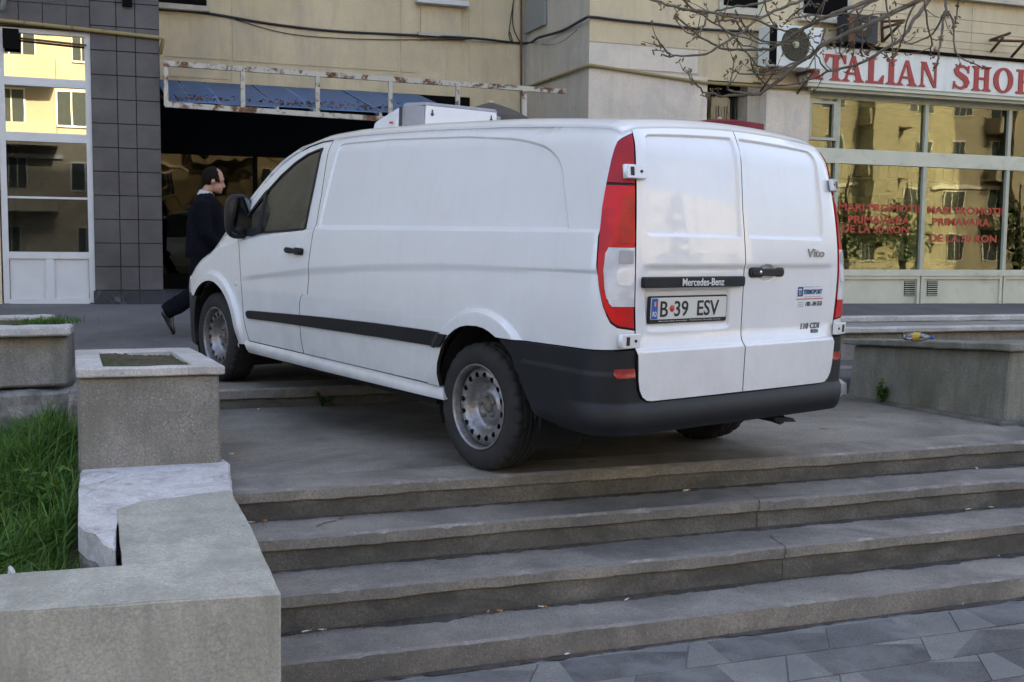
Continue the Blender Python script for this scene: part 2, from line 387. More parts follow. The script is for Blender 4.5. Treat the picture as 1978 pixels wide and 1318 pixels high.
# rim of four cast strips with the soil between them
A = [(-.122, 5.812), (.582, 5.795), (.492, 6.88), (-.147, 6.88)]; B = [(.004, 5.90), (.432, 5.885), (.374, 6.70), (-.016, 6.70)]
for i in range(4):
    j = (i+1) % 4
    P = [A[i], A[j], B[j], B[i]]
    rb_world('rim_strip', [(x, y, z1+.002) for x, y in P], [(x, y, zc) for x, y in P], M['cap'], pb, amp=.003, cut=.06, bevel=.006, seed=10+i)
sm_ = bmesh.new()
gx, gy = 22, 26; vs = []
for j in range(gy+1):
    for i in range(gx+1):
        u, v = i/gx, j/gy
        xa = B[0][0]*(1-u)+B[1][0]*u; xb = B[3][0]*(1-u)+B[2][0]*u
        x = xa*(1-v)+xb*v; y = 5.89*(1-v)+6.70*v
        vs.append(sm_.verts.new((x-.22, y-5.82, .535+.009*math.sin(9*x+5*y)+random.gauss(0, .004))))
for j in range(gy):
    for i in range(gx): sm_.faces.new((vs[j*(gx+1)+i], vs[j*(gx+1)+i+1], vs[(j+1)*(gx+1)+i+1], vs[(j+1)*(gx+1)+i]))
frombm('soil', sm_, M['soil'], pb, True)

fp = empty('crumbling_planter', (-.55, 7.5, .2)); put(fp, 'crumbling concrete planter at the left edge with grass in its top', 'planter')
rb_world('planter_body', q4((-1.5, 7.5, .27), (-.205, 7.5, .27), (-.19, 8.9, .27), (-1.5, 8.9, .27)), q4((-1.5, 7.53, .585), (-.195, 7.53, .585), (-.19, 8.9, .585), (-1.5, 8.9, .585)), M['terrazzo'], fp, amp=.007, cut=.07, bevel=.015, seed=21)
rb_world('rim', q4((-1.5, 7.44, .588), (-.185, 7.44, .588), (-.17, 7.66, .588), (-1.5, 7.66, .588)), q4((-1.5, 7.45, .645), (-.19, 7.45, .648), (-.165, 7.66, .65), (-1.5, 7.66, .65)), M['cap'], fp, amp=.010, cut=.06, bevel=.012, seed=22)
rb_world('rim', q4((-1.5, 8.35, .588), (-.30, 8.35, .588), (-.30, 8.5, .588), (-1.5, 8.5, .588)), q4((-1.5, 8.35, .66), (-.30, 8.35, .66), (-.30, 8.5, .66), (-1.5, 8.5, .66)), M['cap'], fp, amp=.006, cut=.08, bevel=.01, seed=23)
rb_world('soil', q4((-1.5, 7.66, .586), (-.25, 7.66, .586), (-.25, 8.35, .586), (-1.5, 8.35, .586)), q4((-1.5, 7.66, .635), (-.25, 7.66, .635), (-.25, 8.35, .635), (-1.5, 8.35, .635)), M['soil'], fp, amp=.008, cut=.1, seed=24)
rb_world('footing', q4((-1.5, 7.42, -.3), (-.16, 7.42, -.3), (-.16, 7.62, -.3), (-1.5, 7.62, -.3)), q4((-1.5, 7.44, .235), (-.17, 7.43, .245), (-.17, 7.62, .25), (-1.5, 7.62, .24)), M['rubble'], fp, amp=.022, cut=.05, bevel=.02, seed=25)
rb_world('footing', q4((-.20, 6.9, -.3), (.30, 6.9, -.3), (.30, 7.9, -.3), (-.20, 7.9, -.3)), q4((-.19, 6.9, .26), (.30, 6.9, .16), (.30, 7.9, .16), (-.19, 7.9, .28)), M['rubble'], fp, amp=.02, cut=.06, bevel=.02, seed=26)
bed = sheet('earth_bed', list(np.linspace(-2.6, .2, 30)), list(np.linspace(3.9, 7.6, 40)), lambda x, y: -.20+.03*math.sin(3*x+y)+.03*math.sin(2.3*y)+.27*(y-3.9)/3.7, M['soil'], 'earth bed behind the low wall')
# terrace edge beside the bed, left of the step
box('terrace_kerb', -30, .2, 8.5, 9.3, -.4, .137, M['riser']); put(bpy.data.objects['terrace_kerb'], 'kerb of the terrace behind the planters', None, None, 'structure')

# ------------------------------------------------------------------ planters, right
rp = empty('mossy_planter', (5.6, 6.6, 0)); put(rp, 'long mossy concrete planter at the right of the landing with a bottle on its rim', 'planter')
ra, rbx = 5.55, 5.70
rb_world('planter_body', q4((5.52, 7.33, -.05), (5.70, 5.86, -.05), (8.8, 6.1, -.05), (8.6, 7.5, -.05)), q4((5.56, 7.31, .42), (5.74, 5.88, .50), (8.8, 6.1, .50), (8.6, 7.5, .42)), M['terrazzo_g'], rp, amp=.004, cut=.09, bevel=.012, seed=31)
rb_world('rim', q4((5.50, 7.38, .423), (5.68, 5.82, .503), (5.95, 5.85, .503), (5.77, 7.38, .423)), q4((5.50, 7.38, .466), (5.68, 5.82, .556), (5.95, 5.85, .556), (5.77, 7.38, .466)), M['terrazzo_g'], rp, amp=.005, cut=.07, bevel=.008, seed=32)
rb_world('plinth', q4((5.46, 7.36, -.03), (5.60, 5.80, -.03), (5.80, 5.80, -.03), (5.70, 7.36, -.03)), q4((5.49, 7.36, .025), (5.63, 5.82, .03), (5.80, 5.82, .03), (5.70, 7.36, .03)), M['riser'], rp, amp=.005, cut=.08, bevel=.012, seed=33)
ck = empty('kerb_block', (5.9, 5.9, 0)); put(ck, 'pale kerb block at the right end of the landing edge', 'kerb')
rb_world('block', q4((5.62, 5.70, PAVZ), (5.92, 3.4, PAVZ), (6.6, 3.4, PAVZ), (6.6, 5.84, PAVZ)), q4((5.78, 5.74, .085), (5.97, 3.4, .085), (6.6, 3.4, .085), (6.6, 5.84, .085)), M['cap'], ck, amp=.005, cut=.1, bevel=.012, seed=34)
wk = rough_box('white_kerb_end', q4((5.20, 7.36, -.02), (5.56, 7.36, -.02), (5.9, 8.1, -.02), (5.2, 8.1, -.02)), q4((5.20, 7.38, .115), (5.56, 7.38, .115), (5.9, 8.1, .13), (5.2, 8.1, .13)), M['white_lime'], None, .004, .06, .012, 35)
put(wk, 'short whitewashed kerb end between the van and the mossy planter', 'kerb')
gk = rough_box('grey_ramp', q4((5.15, 7.5, -.02), (6.6, 7.5, -.02), (6.6, 8.62, -.02), (5.15, 8.62, -.02)), q4((5.15, 7.6, .134), (6.6, 7.5, .134), (6.6, 8.62, .15), (5.15, 8.62, .15)), M['asphalt'], None, .002, .15, .012, 36)
put(gk, 'grey apron behind the white kerb end', None, None, 'structure')
lp = empty('long_planter', (9, 8.6, .1)); put(lp, 'long low brown planter running along the terrace in front of the shop', 'planter')
rb_world('planter_body', q4((6.25, 8.62, .05), (16, 8.62, .05), (16, 10.1, .05), (6.25, 10.1, .05)), q4((6.28, 8.64, .40), (16, 8.64, .36), (16, 10.1, .36), (6.28, 10.1, .40)), M['terrazzo'], lp, amp=.006, cut=.2, bevel=.012, seed=41)
rb_world('rim', q4((6.22, 8.57, .402), (16, 8.57, .362), (16, 8.75, .362), (6.22, 8.75, .402)), q4((6.22, 8.57, .452), (16, 8.57, .412), (16, 8.75, .412), (6.22, 8.75, .452)), M['cap'], lp, amp=.005, cut=.2, bevel=.01, seed=42)
rb_world('rim', q4((6.22, 9.95, .402), (16, 9.95, .362), (16, 10.13, .362), (6.22, 10.13, .402)), q4((6.22, 9.95, .462), (16, 9.95, .425), (16, 10.13, .425), (6.22, 10.13, .462)), M['cap'], lp, amp=.004, cut=.2, bevel=.01, seed=43)
# ================================================================== delivery van
VAN_LOC, VHEAD, VPITCH = (2.6913, 5.7793, 0.0), 0.3168, 0.0418
vfw = Vector((-math.sin(VHEAD)*math.cos(VPITCH), math.cos(VHEAD)*math.cos(VPITCH), math.sin(VPITCH)))
vlf = Vector((-math.cos(VHEAD), -math.sin(VHEAD), 0)); vup = vfw.cross(vlf)
van = empty('delivery_van'); put(van, 'white panel van with black bumpers parked across the landing, rear doors facing the steps', 'van')
van.matrix_world = Matrix([[vfw[i], vlf[i], vup[i], VAN_LOC[i]] for i in range(3)]+[[0, 0, 0, 1]])
W_, XR, XF, WB = .95, -.955, 4.13, 3.30
def smt(a, b, t):
    t = np.clip((t-a)/(b-a), 0, 1); return t*t*(3-2*t)
_TX = np.array([-1.2,-.955,-.6,0,.8,1.6,2.0,2.3,2.55,2.8,3.25,3.36,3.6,3.9,4.1,4.2,4.4])
_TZ = np.array([1.765,1.78,1.80,1.82,1.828,1.82,1.795,1.735,1.625,1.44,1.08,1.005,.925,.79,.67,.58,.45])
# smooth the roof profile a little
_tx = np.linspace(-1.2, 4.4, 600); _tz = np.interp(_tx, _TX, _TZ)
_k = np.hanning(31); _k /= _k.sum(); _tz = np.convolve(np.pad(_tz, 15, 'edge'), _k, 'valid')
def TOP(x): return np.interp(x, _tx, _tz)
_wz = np.linspace(.1, 2.1, 200)
_wv = np.interp(_wz, [.15,.30,.50,.75,.95,1.10,1.25,1.5,1.75,1.95], [.910,.930,.940,.945,.940,.925,.902,.850,.790,.74])
_k2 = np.hanning(21); _k2 /= _k2.sum(); _wv = np.convolve(np.pad(_wv, 10, 'edge'), _k2, 'valid')
RX, RF = .15, .35
def FB(x, y, z):
    """rounded, tumbling-home box: the van's outer skin"""
    x, y, z = [np.array(a, float) for a in np.broadcast_arrays(x, y, z)]
    t = TOP(x); ry = .16-.03*smt(-.6, 0, x)-.05*smt(2.0, 2.5, x)+.05*smt(3.2, 3.5, x); rz = .14-.04*smt(2.0, 2.5, x)
    sy = np.where(y < 0, -1.0, 1.0); ay = np.abs(y); rear = x < 1.5
    dx = np.where(rear, np.maximum(0, (XR+RX)-x)/RX, np.maximum(0, x-(XF-RF))/RF)
    dy = np.maximum(0, ay-(W_-ry))/ry; dz = np.maximum(0, z-(t-rz))/rz
    m = np.maximum(np.maximum(dx, dy), dz); L = np.sqrt(dx*dx+dy*dy+dz*dz); k = np.where(L > 1e-9, m/np.maximum(L, 1e-9), 1)
    ix = np.where(rear, np.maximum(x, XR+RX), np.minimum(x, XF-RF))
    X = np.where(rear, ix-dx*k*RX, ix+dx*k*RF); Y = np.minimum(ay, W_-ry)+dy*k*ry; Z = np.minimum(z, t-rz)+dz*k*rz
    Z = Z+.045*(1-(Y/W_)**2)*smt(0, 1, dz)*(1-.5*smt(2.3, 3.3, x))
    u = Y/W_; Yw = u*np.interp(Z, _wz, _wv)
    Yw = Yw*(1-.16*smt(3.5, 4.35, X)-.012*(1-smt(-.9, -.2, X)))
    rw = 1-smt(XR, XR+.8, X)
    X = X+rw*(.105*np.clip((Z-1.05)/.75, 0, 2)**1.6-.022*(1-u*u))
    return np.stack([X, sy*Yw, Z], -1)

def poly_inside(px, py, loops):
    c = np.zeros(px.shape, bool)
    for lp in loops:
        n = len(lp)
        for i in range(n):
            x1, y1 = lp[i]; x2, y2 = lp[(i+1) % n]
            if y1 == y2: continue
            c ^= ((y1 > py) != (y2 > py)) & (px < (x2-x1)*(py-y1)/(y2-y1)+x1)
    return c
def seg_dist(px, py, loops, closed=True):
    d = np.full(px.shape, 1e9)
    for lp in loops:
        n = len(lp)
        for i in range(n if closed else n-1):
            x1, y1 = lp[i]; x2, y2 = lp[(i+1) % n]; vx, vy = x2-x1, y2-y1; l2 = vx*vx+vy*vy+1e-12
            t = np.clip(((px-x1)*vx+(py-y1)*vy)/l2, 0, 1)
            d = np.minimum(d, np.hypot(px-x1-t*vx, py-y1-t*vy))
    return d
def densify(lp, step, closed=True):
    out = []; n = len(lp)
    for i in range(n if closed else n-1):
        a = lp[i]; b = lp[(i+1) % n]; k = max(1, int(math.hypot(b[0]-a[0], b[1]-a[1])/step+.5))
        for j in range(k): out.append((a[0]+(b[0]-a[0])*j/k, a[1]+(b[1]-a[1])*j/k))
    if not closed: out.append(lp[-1])
    return out
def rounded(poly, r, seg=5):
    """round the corners of a polygon; r may be a list"""
    n = len(poly); out = []
    for i in range(n):
        p0, p1, p2 = [np.array(poly[(i+k) % n], float) for k in (-1, 0, 1)]
        ri = r[i] if isinstance(r, (list, tuple)) else r
        if ri <= 0: out.append(tuple(p1)); continue
        a = p0-p1; b = p2-p1; la, lb = np.linalg.norm(a), np.linalg.norm(b); ri = min(ri, la*.48, lb*.48)
        s = p1+a/la*ri; e = p1+b/lb*ri
        for k in range(seg+1):
            t = k/seg; out.append(tuple((1-t)**2*s+2*t*(1-t)*p1+t*t*e))
    return out
def panel(name, outline, surf, m, parent, holes=(), sp=.05, dens=.03, extra=(), rim=.022, edge_shade=False, flip=None):
    """sheet cut to an outline in a flat domain and laid on a curved skin, with true normals and turned-in edges"""
    loops = [densify(outline, dens)]+[densify(h, dens) for h in holes]
    A = np.array(outline); x0, y0 = A.min(0); x1, y1 = A.max(0)
    gx, gy = np.meshgrid(np.arange(x0+sp*.5, x1, sp), np.arange(y0+sp*.5, y1, sp)); gx = gx.ravel(); gy = gy.ravel()
    if len(extra):
        E_ = np.concatenate([np.array(e) for e in extra]); gd = np.ones(len(gx), bool)
        gx = np.concatenate([gx, E_[:, 0]]); gy = np.concatenate([gy, E_[:, 1]])
    ok = poly_inside(gx, gy, loops); gx, gy = gx[ok], gy[ok]
    ok = seg_dist(gx, gy, loops) > min(sp, dens)*.35; gx, gy = gx[ok], gy[ok]
    co = []; ed = []
    for lp in loops:
        s = len(co); co += lp; ed += [(s+i, s+(i+1) % len(lp)) for i in range(len(lp))]
    co += list(zip(gx, gy))
    r = delaunay_2d_cdt([Vector((float(a), float(b))) for a, b in co], ed, [], 0, 1e-5)
    V2 = np.array([(v.x, v.y) for v in r[0]]); T3 = np.array([f for f in r[2] if len(f) == 3])
    cen = V2[T3].mean(1); T3 = T3[poly_inside(cen[:, 0], cen[:, 1], loops)]
    a, b = V2[:, 0], V2[:, 1]; e = 1.5e-3
    P = surf(a, b); N = np.cross(surf(a+e, b)-surf(a-e, b), surf(a, b+e)-surf(a, b-e)); N /= np.maximum(np.linalg.norm(N, axis=1, keepdims=True), 1e-12)
    cenv = np.array([1.4, 0, .95]); d = P-np.array([1.4, 0, .9]); d[:, 0] *= .35
    sgn = np.sign((N*d).sum(1)); sgn = 1.0 if np.median(sgn) >= 0 else -1.0
    if flip: sgn = flip
    N = N*sgn
    g = np.cross(P[T3[:, 1]]-P[T3[:, 0]], P[T3[:, 2]]-P[T3[:, 0]]); fl = (g*N[T3].mean(1)).sum(1) < 0
    T3[fl] = T3[fl][:, ::-1]
    verts = [tuple(p) for p in P]; norms = [tuple(n) for n in N]; faces = [tuple(int(i) for i in t) for t in T3]
    if rim:
        cnt = {}
        for t in faces:
            for i in range(3):
                k = (t[i], t[(i+1) % 3]); key = (min(k), max(k))
                cnt[key] = None if key in cnt else k
        bd = [k for k in cnt.values() if k]; mp = {}
        nv = {}
        for i, j in bd:
            en = np.cross(P[j]-P[i], N[i]); en /= max(np.linalg.norm(en), 1e-12)
            for q in (i, j): nv[q] = nv.get(q, 0)+en
        for i in nv:
            s = len(verts); verts += [tuple(P[i]), tuple(P[i]-N[i]*rim)]; nn = nv[i]/max(np.linalg.norm(nv[i]), 1e-9)
            norms += [tuple(nn), tuple(nn)]; mp[i] = s
        for i, j in bd: faces.append((mp[j], mp[i], mp[i]+1, mp[j]+1))
    nmain = len(T3)
    me = bpy.data.meshes.new(name); me.from_pydata(verts, [], faces); me.update()
    me.polygons.foreach_set('use_smooth', [True]*len(me.polygons)); me.normals_split_custom_set_from_vertices(norms)
    if rim and edge_shade:
        me.materials.append(m); me.materials.append(M['edge_shade']); me.polygons.foreach_set('material_index', [0]*nmain+[1]*(len(me.polygons)-nmain))
    return link(name, me, m, parent)

# ---- paint and trim
def paint_mat():
    m, nt, b = newmat('white_van_paint')
    n = ramp(nt, noise(nt, 1.6, 6, .6), [(.35, (.74, .745, .76)), (.7, (.79, .795, .81))])
    tc = nt.nodes.new('ShaderNodeTexCoord'); g = nt.nodes.new('ShaderNodeSeparateXYZ'); nt.links.new(tc.outputs['Object'], g.inputs[0])
    mr = nt.nodes.new('ShaderNodeMapRange'); mr.inputs[1].default_value = 1.0; mr.inputs[2].default_value = .3; nt.links.new(g.outputs[2], mr.inputs[0])
    mu = nt.nodes.new('ShaderNodeMath'); mu.operation = 'MULTIPLY'; nt.links.new(mr.outputs[0], mu.inputs[0]); nt.links.new(ramp(nt, noise(nt, 5, 8, .75), [(.35, .10), (.75, .62)]), mu.inputs[1])
    col = mix(nt, mu.outputs[0], n, (.42, .40, .37))
    st = ramp(nt, noise(nt, 1.0, 6, .7, stretch=(14, 14, .8)), [(.52, 0), (.80, .16)]); col = mix(nt, st, col, (.50, .48, .45))      # faint rain streaks
    nt.links.new(col, b.inputs['Base Color']); setp(b, rough=.30, coat=1.0, coatr=.02, spec=.5); b.inputs['Coat IOR'].default_value = 1.5
    return m
M['paint'] = paint_mat(); M['edge_shade'] = plain('edge_shade_black', (.008, .008, .009), .7)  # turned-in panel edges blackened, so gap and hole shade is in the colour
M['trim'] = plain('black_plastic', (.0105, .0115, .015), .50, 0, .15, 6, .25, 700, 0, .35)
M['trim2'] = plain('grey_plastic_strip', (.0105, .0115, .015), .45, 0, .12, 5, .2, 500, 0, .4)
M['dark'] = plain('dark_cavity', (.006, .006, .006), .9)
M['tyre'] = plain('tyre_rubber', (.022, .021, .021), .85, 0, .35, 10, .5, 200)
M['steel'] = stone('steel_rim', (.36, .35, .36), .3, 18, .42, 200, .12, (.16, .12, .09), 22, .60)
M['steel'].node_tree.nodes['Principled BSDF'].inputs['Metallic'].default_value = .75
M['hub'] = stone('hub_iron', (.20, .19, .18), .4, 30, .6, 200, .2, (.12, .07, .04), 25, .5)
M['hubred'] = plain('worn_red_hub', (.20, .05, .04), .6, 0, .5, 60)
M['chrome'] = plain('chrome', (.75, .75, .77), .12, 1, .03)
M['black_glass'] = glass('van_window', (.80, .84, .80), .0)
M['mirror'] = plain('mirror_glass', (.16, .18, .23), .03, 1, .02)
M['interior'] = plain('van_interior', (.20, .195, .19), .8, 0, .2)
def lens_mat(name, c, c2, sc):
    m, nt, b = newmat(name)
    tc = nt.nodes.new('ShaderNodeTexCoord'); sx = nt.nodes.new('ShaderNodeSeparateXYZ'); nt.links.new(tc.outputs['Object'], sx.inputs[0])
    wv = nt.nodes.new('ShaderNodeTexWave'); wv.wave_type = 'BANDS'; wv.bands_direction = 'Z'; wv.inputs['Scale'].default_value = sc
    nt.links.new(tc.outputs['Object'], wv.inputs[0])
    f = ramp(nt, noise(nt, 9, 3, .5), [(.4, 0), (.6, 1)])
    col = mix(nt, f, c, c2); col = mix(nt, .25, col, mix(nt, wv.outputs[1], c, c2))
    nt.links.new(col, b.inputs['Base Color']); setp(b, rough=.25, coat=.25, coatr=.02, spec=.25)
    b.inputs['Subsurface Weight'].default_value = 0
    bump(nt, b, wv.outputs[1], .25, .002)
    return m
M['lens_red'] = lens_mat('red_lamp_lens', (.68, .006, .010), (.46, .004, .008), 60)
M['lens_dred'] = lens_mat('dark_red_lamp_lens', (.46, .005, .012), (.33, .004, .010), 60)
M['lens_amb'] = lens_mat('orange_red_lamp_lens', (.52, .016, .008), (.30, .018, .012), 40)
M['bulb'] = plain('bulb_reflector', (.88, .88, .92), .15, .3, .03); M['bulb_grey'] = plain('lamp_chamber', (.34, .34, .36), .3, 0, .08)
M['lens_clr'] = lens_mat('clear_lamp_lens', (.74, .74, .76), (.50, .50, .53), 55)
M['reflector'] = plain('reflector_red', (.30, .012, .012), .25, 0, .1, 60, .4, 300, 1)

AC_R, AC_F = (-.045, .365), (3.265, .345)       # wheel arch centres
STAMP = rounded([(1.775, 1.205), (1.735, 1.745), (1.154, 1.762), (.361, 1.752), (-.103, 1.722), (-.36, 1.675), (-.50, 1.60), (-.59, 1.381), (-.632, 1.272)], [.015, .05, .0, .0, .1, .1, .1, .1, .015])
_bx = np.array([-.9, -.627, .4, 1.79, 2.6, 3.0, 3.6, 4.2]); _bz = np.array([1.277, 1.268, 1.238, 1.195, 1.11, 1.05, .93, .78])
_cx = np.array([-.9, -.82, .355, 1.03, 1.825, 2.725, 3.2]); _cz = np.array([1.105, 1.103, 1.065, 1.025, .951, .833, .76]); _cl = np.array([1.088, 1.087, 1.016, .965, .896, .795, .73])
def DSIDE(x, z):
    wgt = smt(XR, XR+.14, x)
    zb = np.interp(x, _bx, _bz); d = .016*smt(zb-.004, zb+.012, z)
    ins = poly_inside(x, z, [STAMP]); sdv = seg_dist(x, z, [STAMP])*np.where(ins, 1, -1)
    d = d+.012*smt(-.002, .016, sdv)
    zu = np.interp(x, _cx, _cz); zl = np.interp(x, _cx, _cl)
    d = d+.010*(1-smt(zl, zu, z))*(1-smt(2.6, 2.85, x))
    for cx, cz in (AC_R, AC_F):
        r = np.hypot(x-cx, z-cz); d = d-.032*(1-smt(.466, .492, r))*smt(.30, .48, z)
    d = d-.014*(1-smt(.39, .43, z))*0
    return d*wgt
def side(sg=1, off=0.0, feat=1):
    def s_(s, z):
        s = np.asarray(s, float); z = np.asarray(z, float); on = s >= XR
        x = np.where(on, s, XR-off); y = np.where(on, W_-feat*DSIDE(s, z)+off, W_-(XR-s))
        p = FB(x, y, z); p[..., 1] *= sg; return p
    return s_
YS_Z = [.5, .6, .743, .903, 1.1, 1.244, 1.413, 1.734, 1.80]; YS_Y = [.011, .011, .010, .012, .013, .022, .032, .012, -.002]
STL = rounded([(.052, 1.262), (.05, 1.733), (.778, 1.731), (.742, 1.265)], [.015, .02, .05, .03]); STRR = rounded([(-.012, 1.262), (-.008, 1.733), (-.735, 1.72), (-.672, 1.258)], [.015, .02, .07, .03])
PLR = rounded([(.10, .822), (.108, 1.022), (.714, 1.022), (.676, .822)], .03)
def DREAR(y, z):
    d = 0*y
    for P in (STL, STRR):
        ins = poly_inside(y, z, [P]); sdv = seg_dist(y, z, [P])*np.where(ins, 1, -1); d = d+.014*smt(-.003, .013, sdv)
    d = d+.012*(1-smt(1.105, 1.135, z))*smt(.745, .79, z)*(1-smt(.69, .76, np.abs(y)))
    d = d-.022*(1-smt(.726, .750, z))
    ins = poly_inside(y, z, [PLR]); sdv = seg_dist(y, z, [PLR])*np.where(ins, 1, -1); d = d+.014*smt(-.002, .022, sdv)
    hd = np.hypot((y+.165)/.075, (z-1.09)/.045); d = d+.012*(1-smt(.7, 1.0, hd))
    return d
def rear(off=0.0, feat=1):
    return lambda y, z: FB(XR+feat*DREAR(np.asarray(y, float), np.asarray(z, float))-off, y, z)
def roofs(off=0.0): return lambda x, y: FB(x, y, TOP(np.asarray(x, float))+off)

def rows(line, offs, step=.03):
    L = densify(line, step, False); A = np.array(L); t = np.gradient(A, axis=0); t /= np.linalg.norm(t, axis=1, keepdims=True); n = np.stack([-t[:, 1], t[:, 0]], 1)
    return [A+n*o for o in offs]
def ringrows(lp, offs, step=.025):
    L = np.array(densify(lp, step)); t = np.roll(L, -1, 0)-np.roll(L, 1, 0); t /= np.maximum(np.linalg.norm(t, axis=1, keepdims=True), 1e-9); n = np.stack([-t[:, 1], t[:, 0]], 1)
    return [L+n*o for o in offs]
def arcpts(c, r, a0, a1, n): return [(c[0]+r*math.cos(R(a0+(a1-a0)*i/n)), c[1]+r*math.sin(R(a0+(a1-a0)*i/n))) for i in range(n+1)]
EX = rows(list(zip(_bx, _bz)), (-.010, -.004, 0, .004, .008, .012, .02), .02)+rows(list(zip(_cx, _cz)), (.012, 0, -.012, -.026, -.042, -.06))+ringrows(STAMP, (-.022, -.016, -.0115, -.007, -.0025, .0025, .007, .0115, .016, .022), .018)
for c_ in (AC_R, AC_F): EX += [np.array(arcpts(c_, r, -5, 185, 90)) for r in (.45, .466, .4725, .479, .4855, .492, .505)]
g = .0035
LAMP_L = [(-1.038, .846), (-.99, .868), (-.957, .90), (-.925, .938), (-.903, .979), (-.880, 1.03), (-.868, 1.073), (-.859, 1.12), (-.856, 1.168), (-.851, 1.28), (-.849, 1.382), (-.856, 1.46), (-.863, 1.516), (-.876, 1.60), (-.89, 1.653), (-.91, 1.70), (-.948, 1.731), (-.99, 1.742)]
LAMP_R = [(-1.042, 1.745), (-1.052, 1.638), (-1.069, 1.515), (-1.095, 1.25), (-1.108, 1.111), (-1.121, .998), (-1.140, .833)]
EDGE = [(1.783, -1.043), (1.742, -1.045), (1.638, -1.055), (1.515, -1.072), (1.25, -1.098), (1.111, -1.112), (.998, -1.124), (.833, -1.143), (.745, -1.146)]   # (z, s) of the door gap
DOOR_REAR = [(1.862, 1.790), (1.838, 1.60), (1.814, 1.415), (1.805, 1.195), (1.812, 1.07), (1.82, .937), (1.831, .784), (1.838, .772), (1.89, .770), (1.922, .75), (1.938, .71), (1.942, .66), (1.936, .56), (1.92, .47), (1.892, .386)]
DOOR_FRONT = [(2.69, .377), (2.735, .46), (2.764, .535), (2.78, .692), (2.80, .80), (2.825, .93), (2.86, 1.04), (2.93, 1.095), (2.985, 1.135)]
DOOR_TOP = [(2.83, 1.335), (2.66, 1.478), (2.47, 1.61), (2.29, 1.702), (2.15, 1.752), (2.0, 1.780)]
door_out = DOOR_FRONT+DOOR_TOP+DOOR_REAR
GLASS = rounded([(1.93, 1.725), (2.11, 1.685), (2.26, 1.622), (2.418, 1.54), (2.587, 1.428), (2.738, 1.315), (2.93, 1.15), (2.935, 1.102), (2.651, 1.127), (1.928, 1.180), (1.921, 1.451)], [.02, 0, 0, 0, 0, 0, .03, .02, 0, .02, 0])
archR = [(.305, .40), (.314, .47), (.308, .53), (.279, .605), (.245, .655), (.204, .693), (.155, .724), (.107, .745), (.05, .758), (-.04, .764), (-.10, .759), (-.15, .746), (-.195, .727)]
bumper_top = [(-.205, .724), (-.45, .729), (-.73, .736), (-1.0, .743)]
xs_top = list(np.linspace(XR, 2.3, 30))+list(np.linspace(2.4, 2.99, 12))
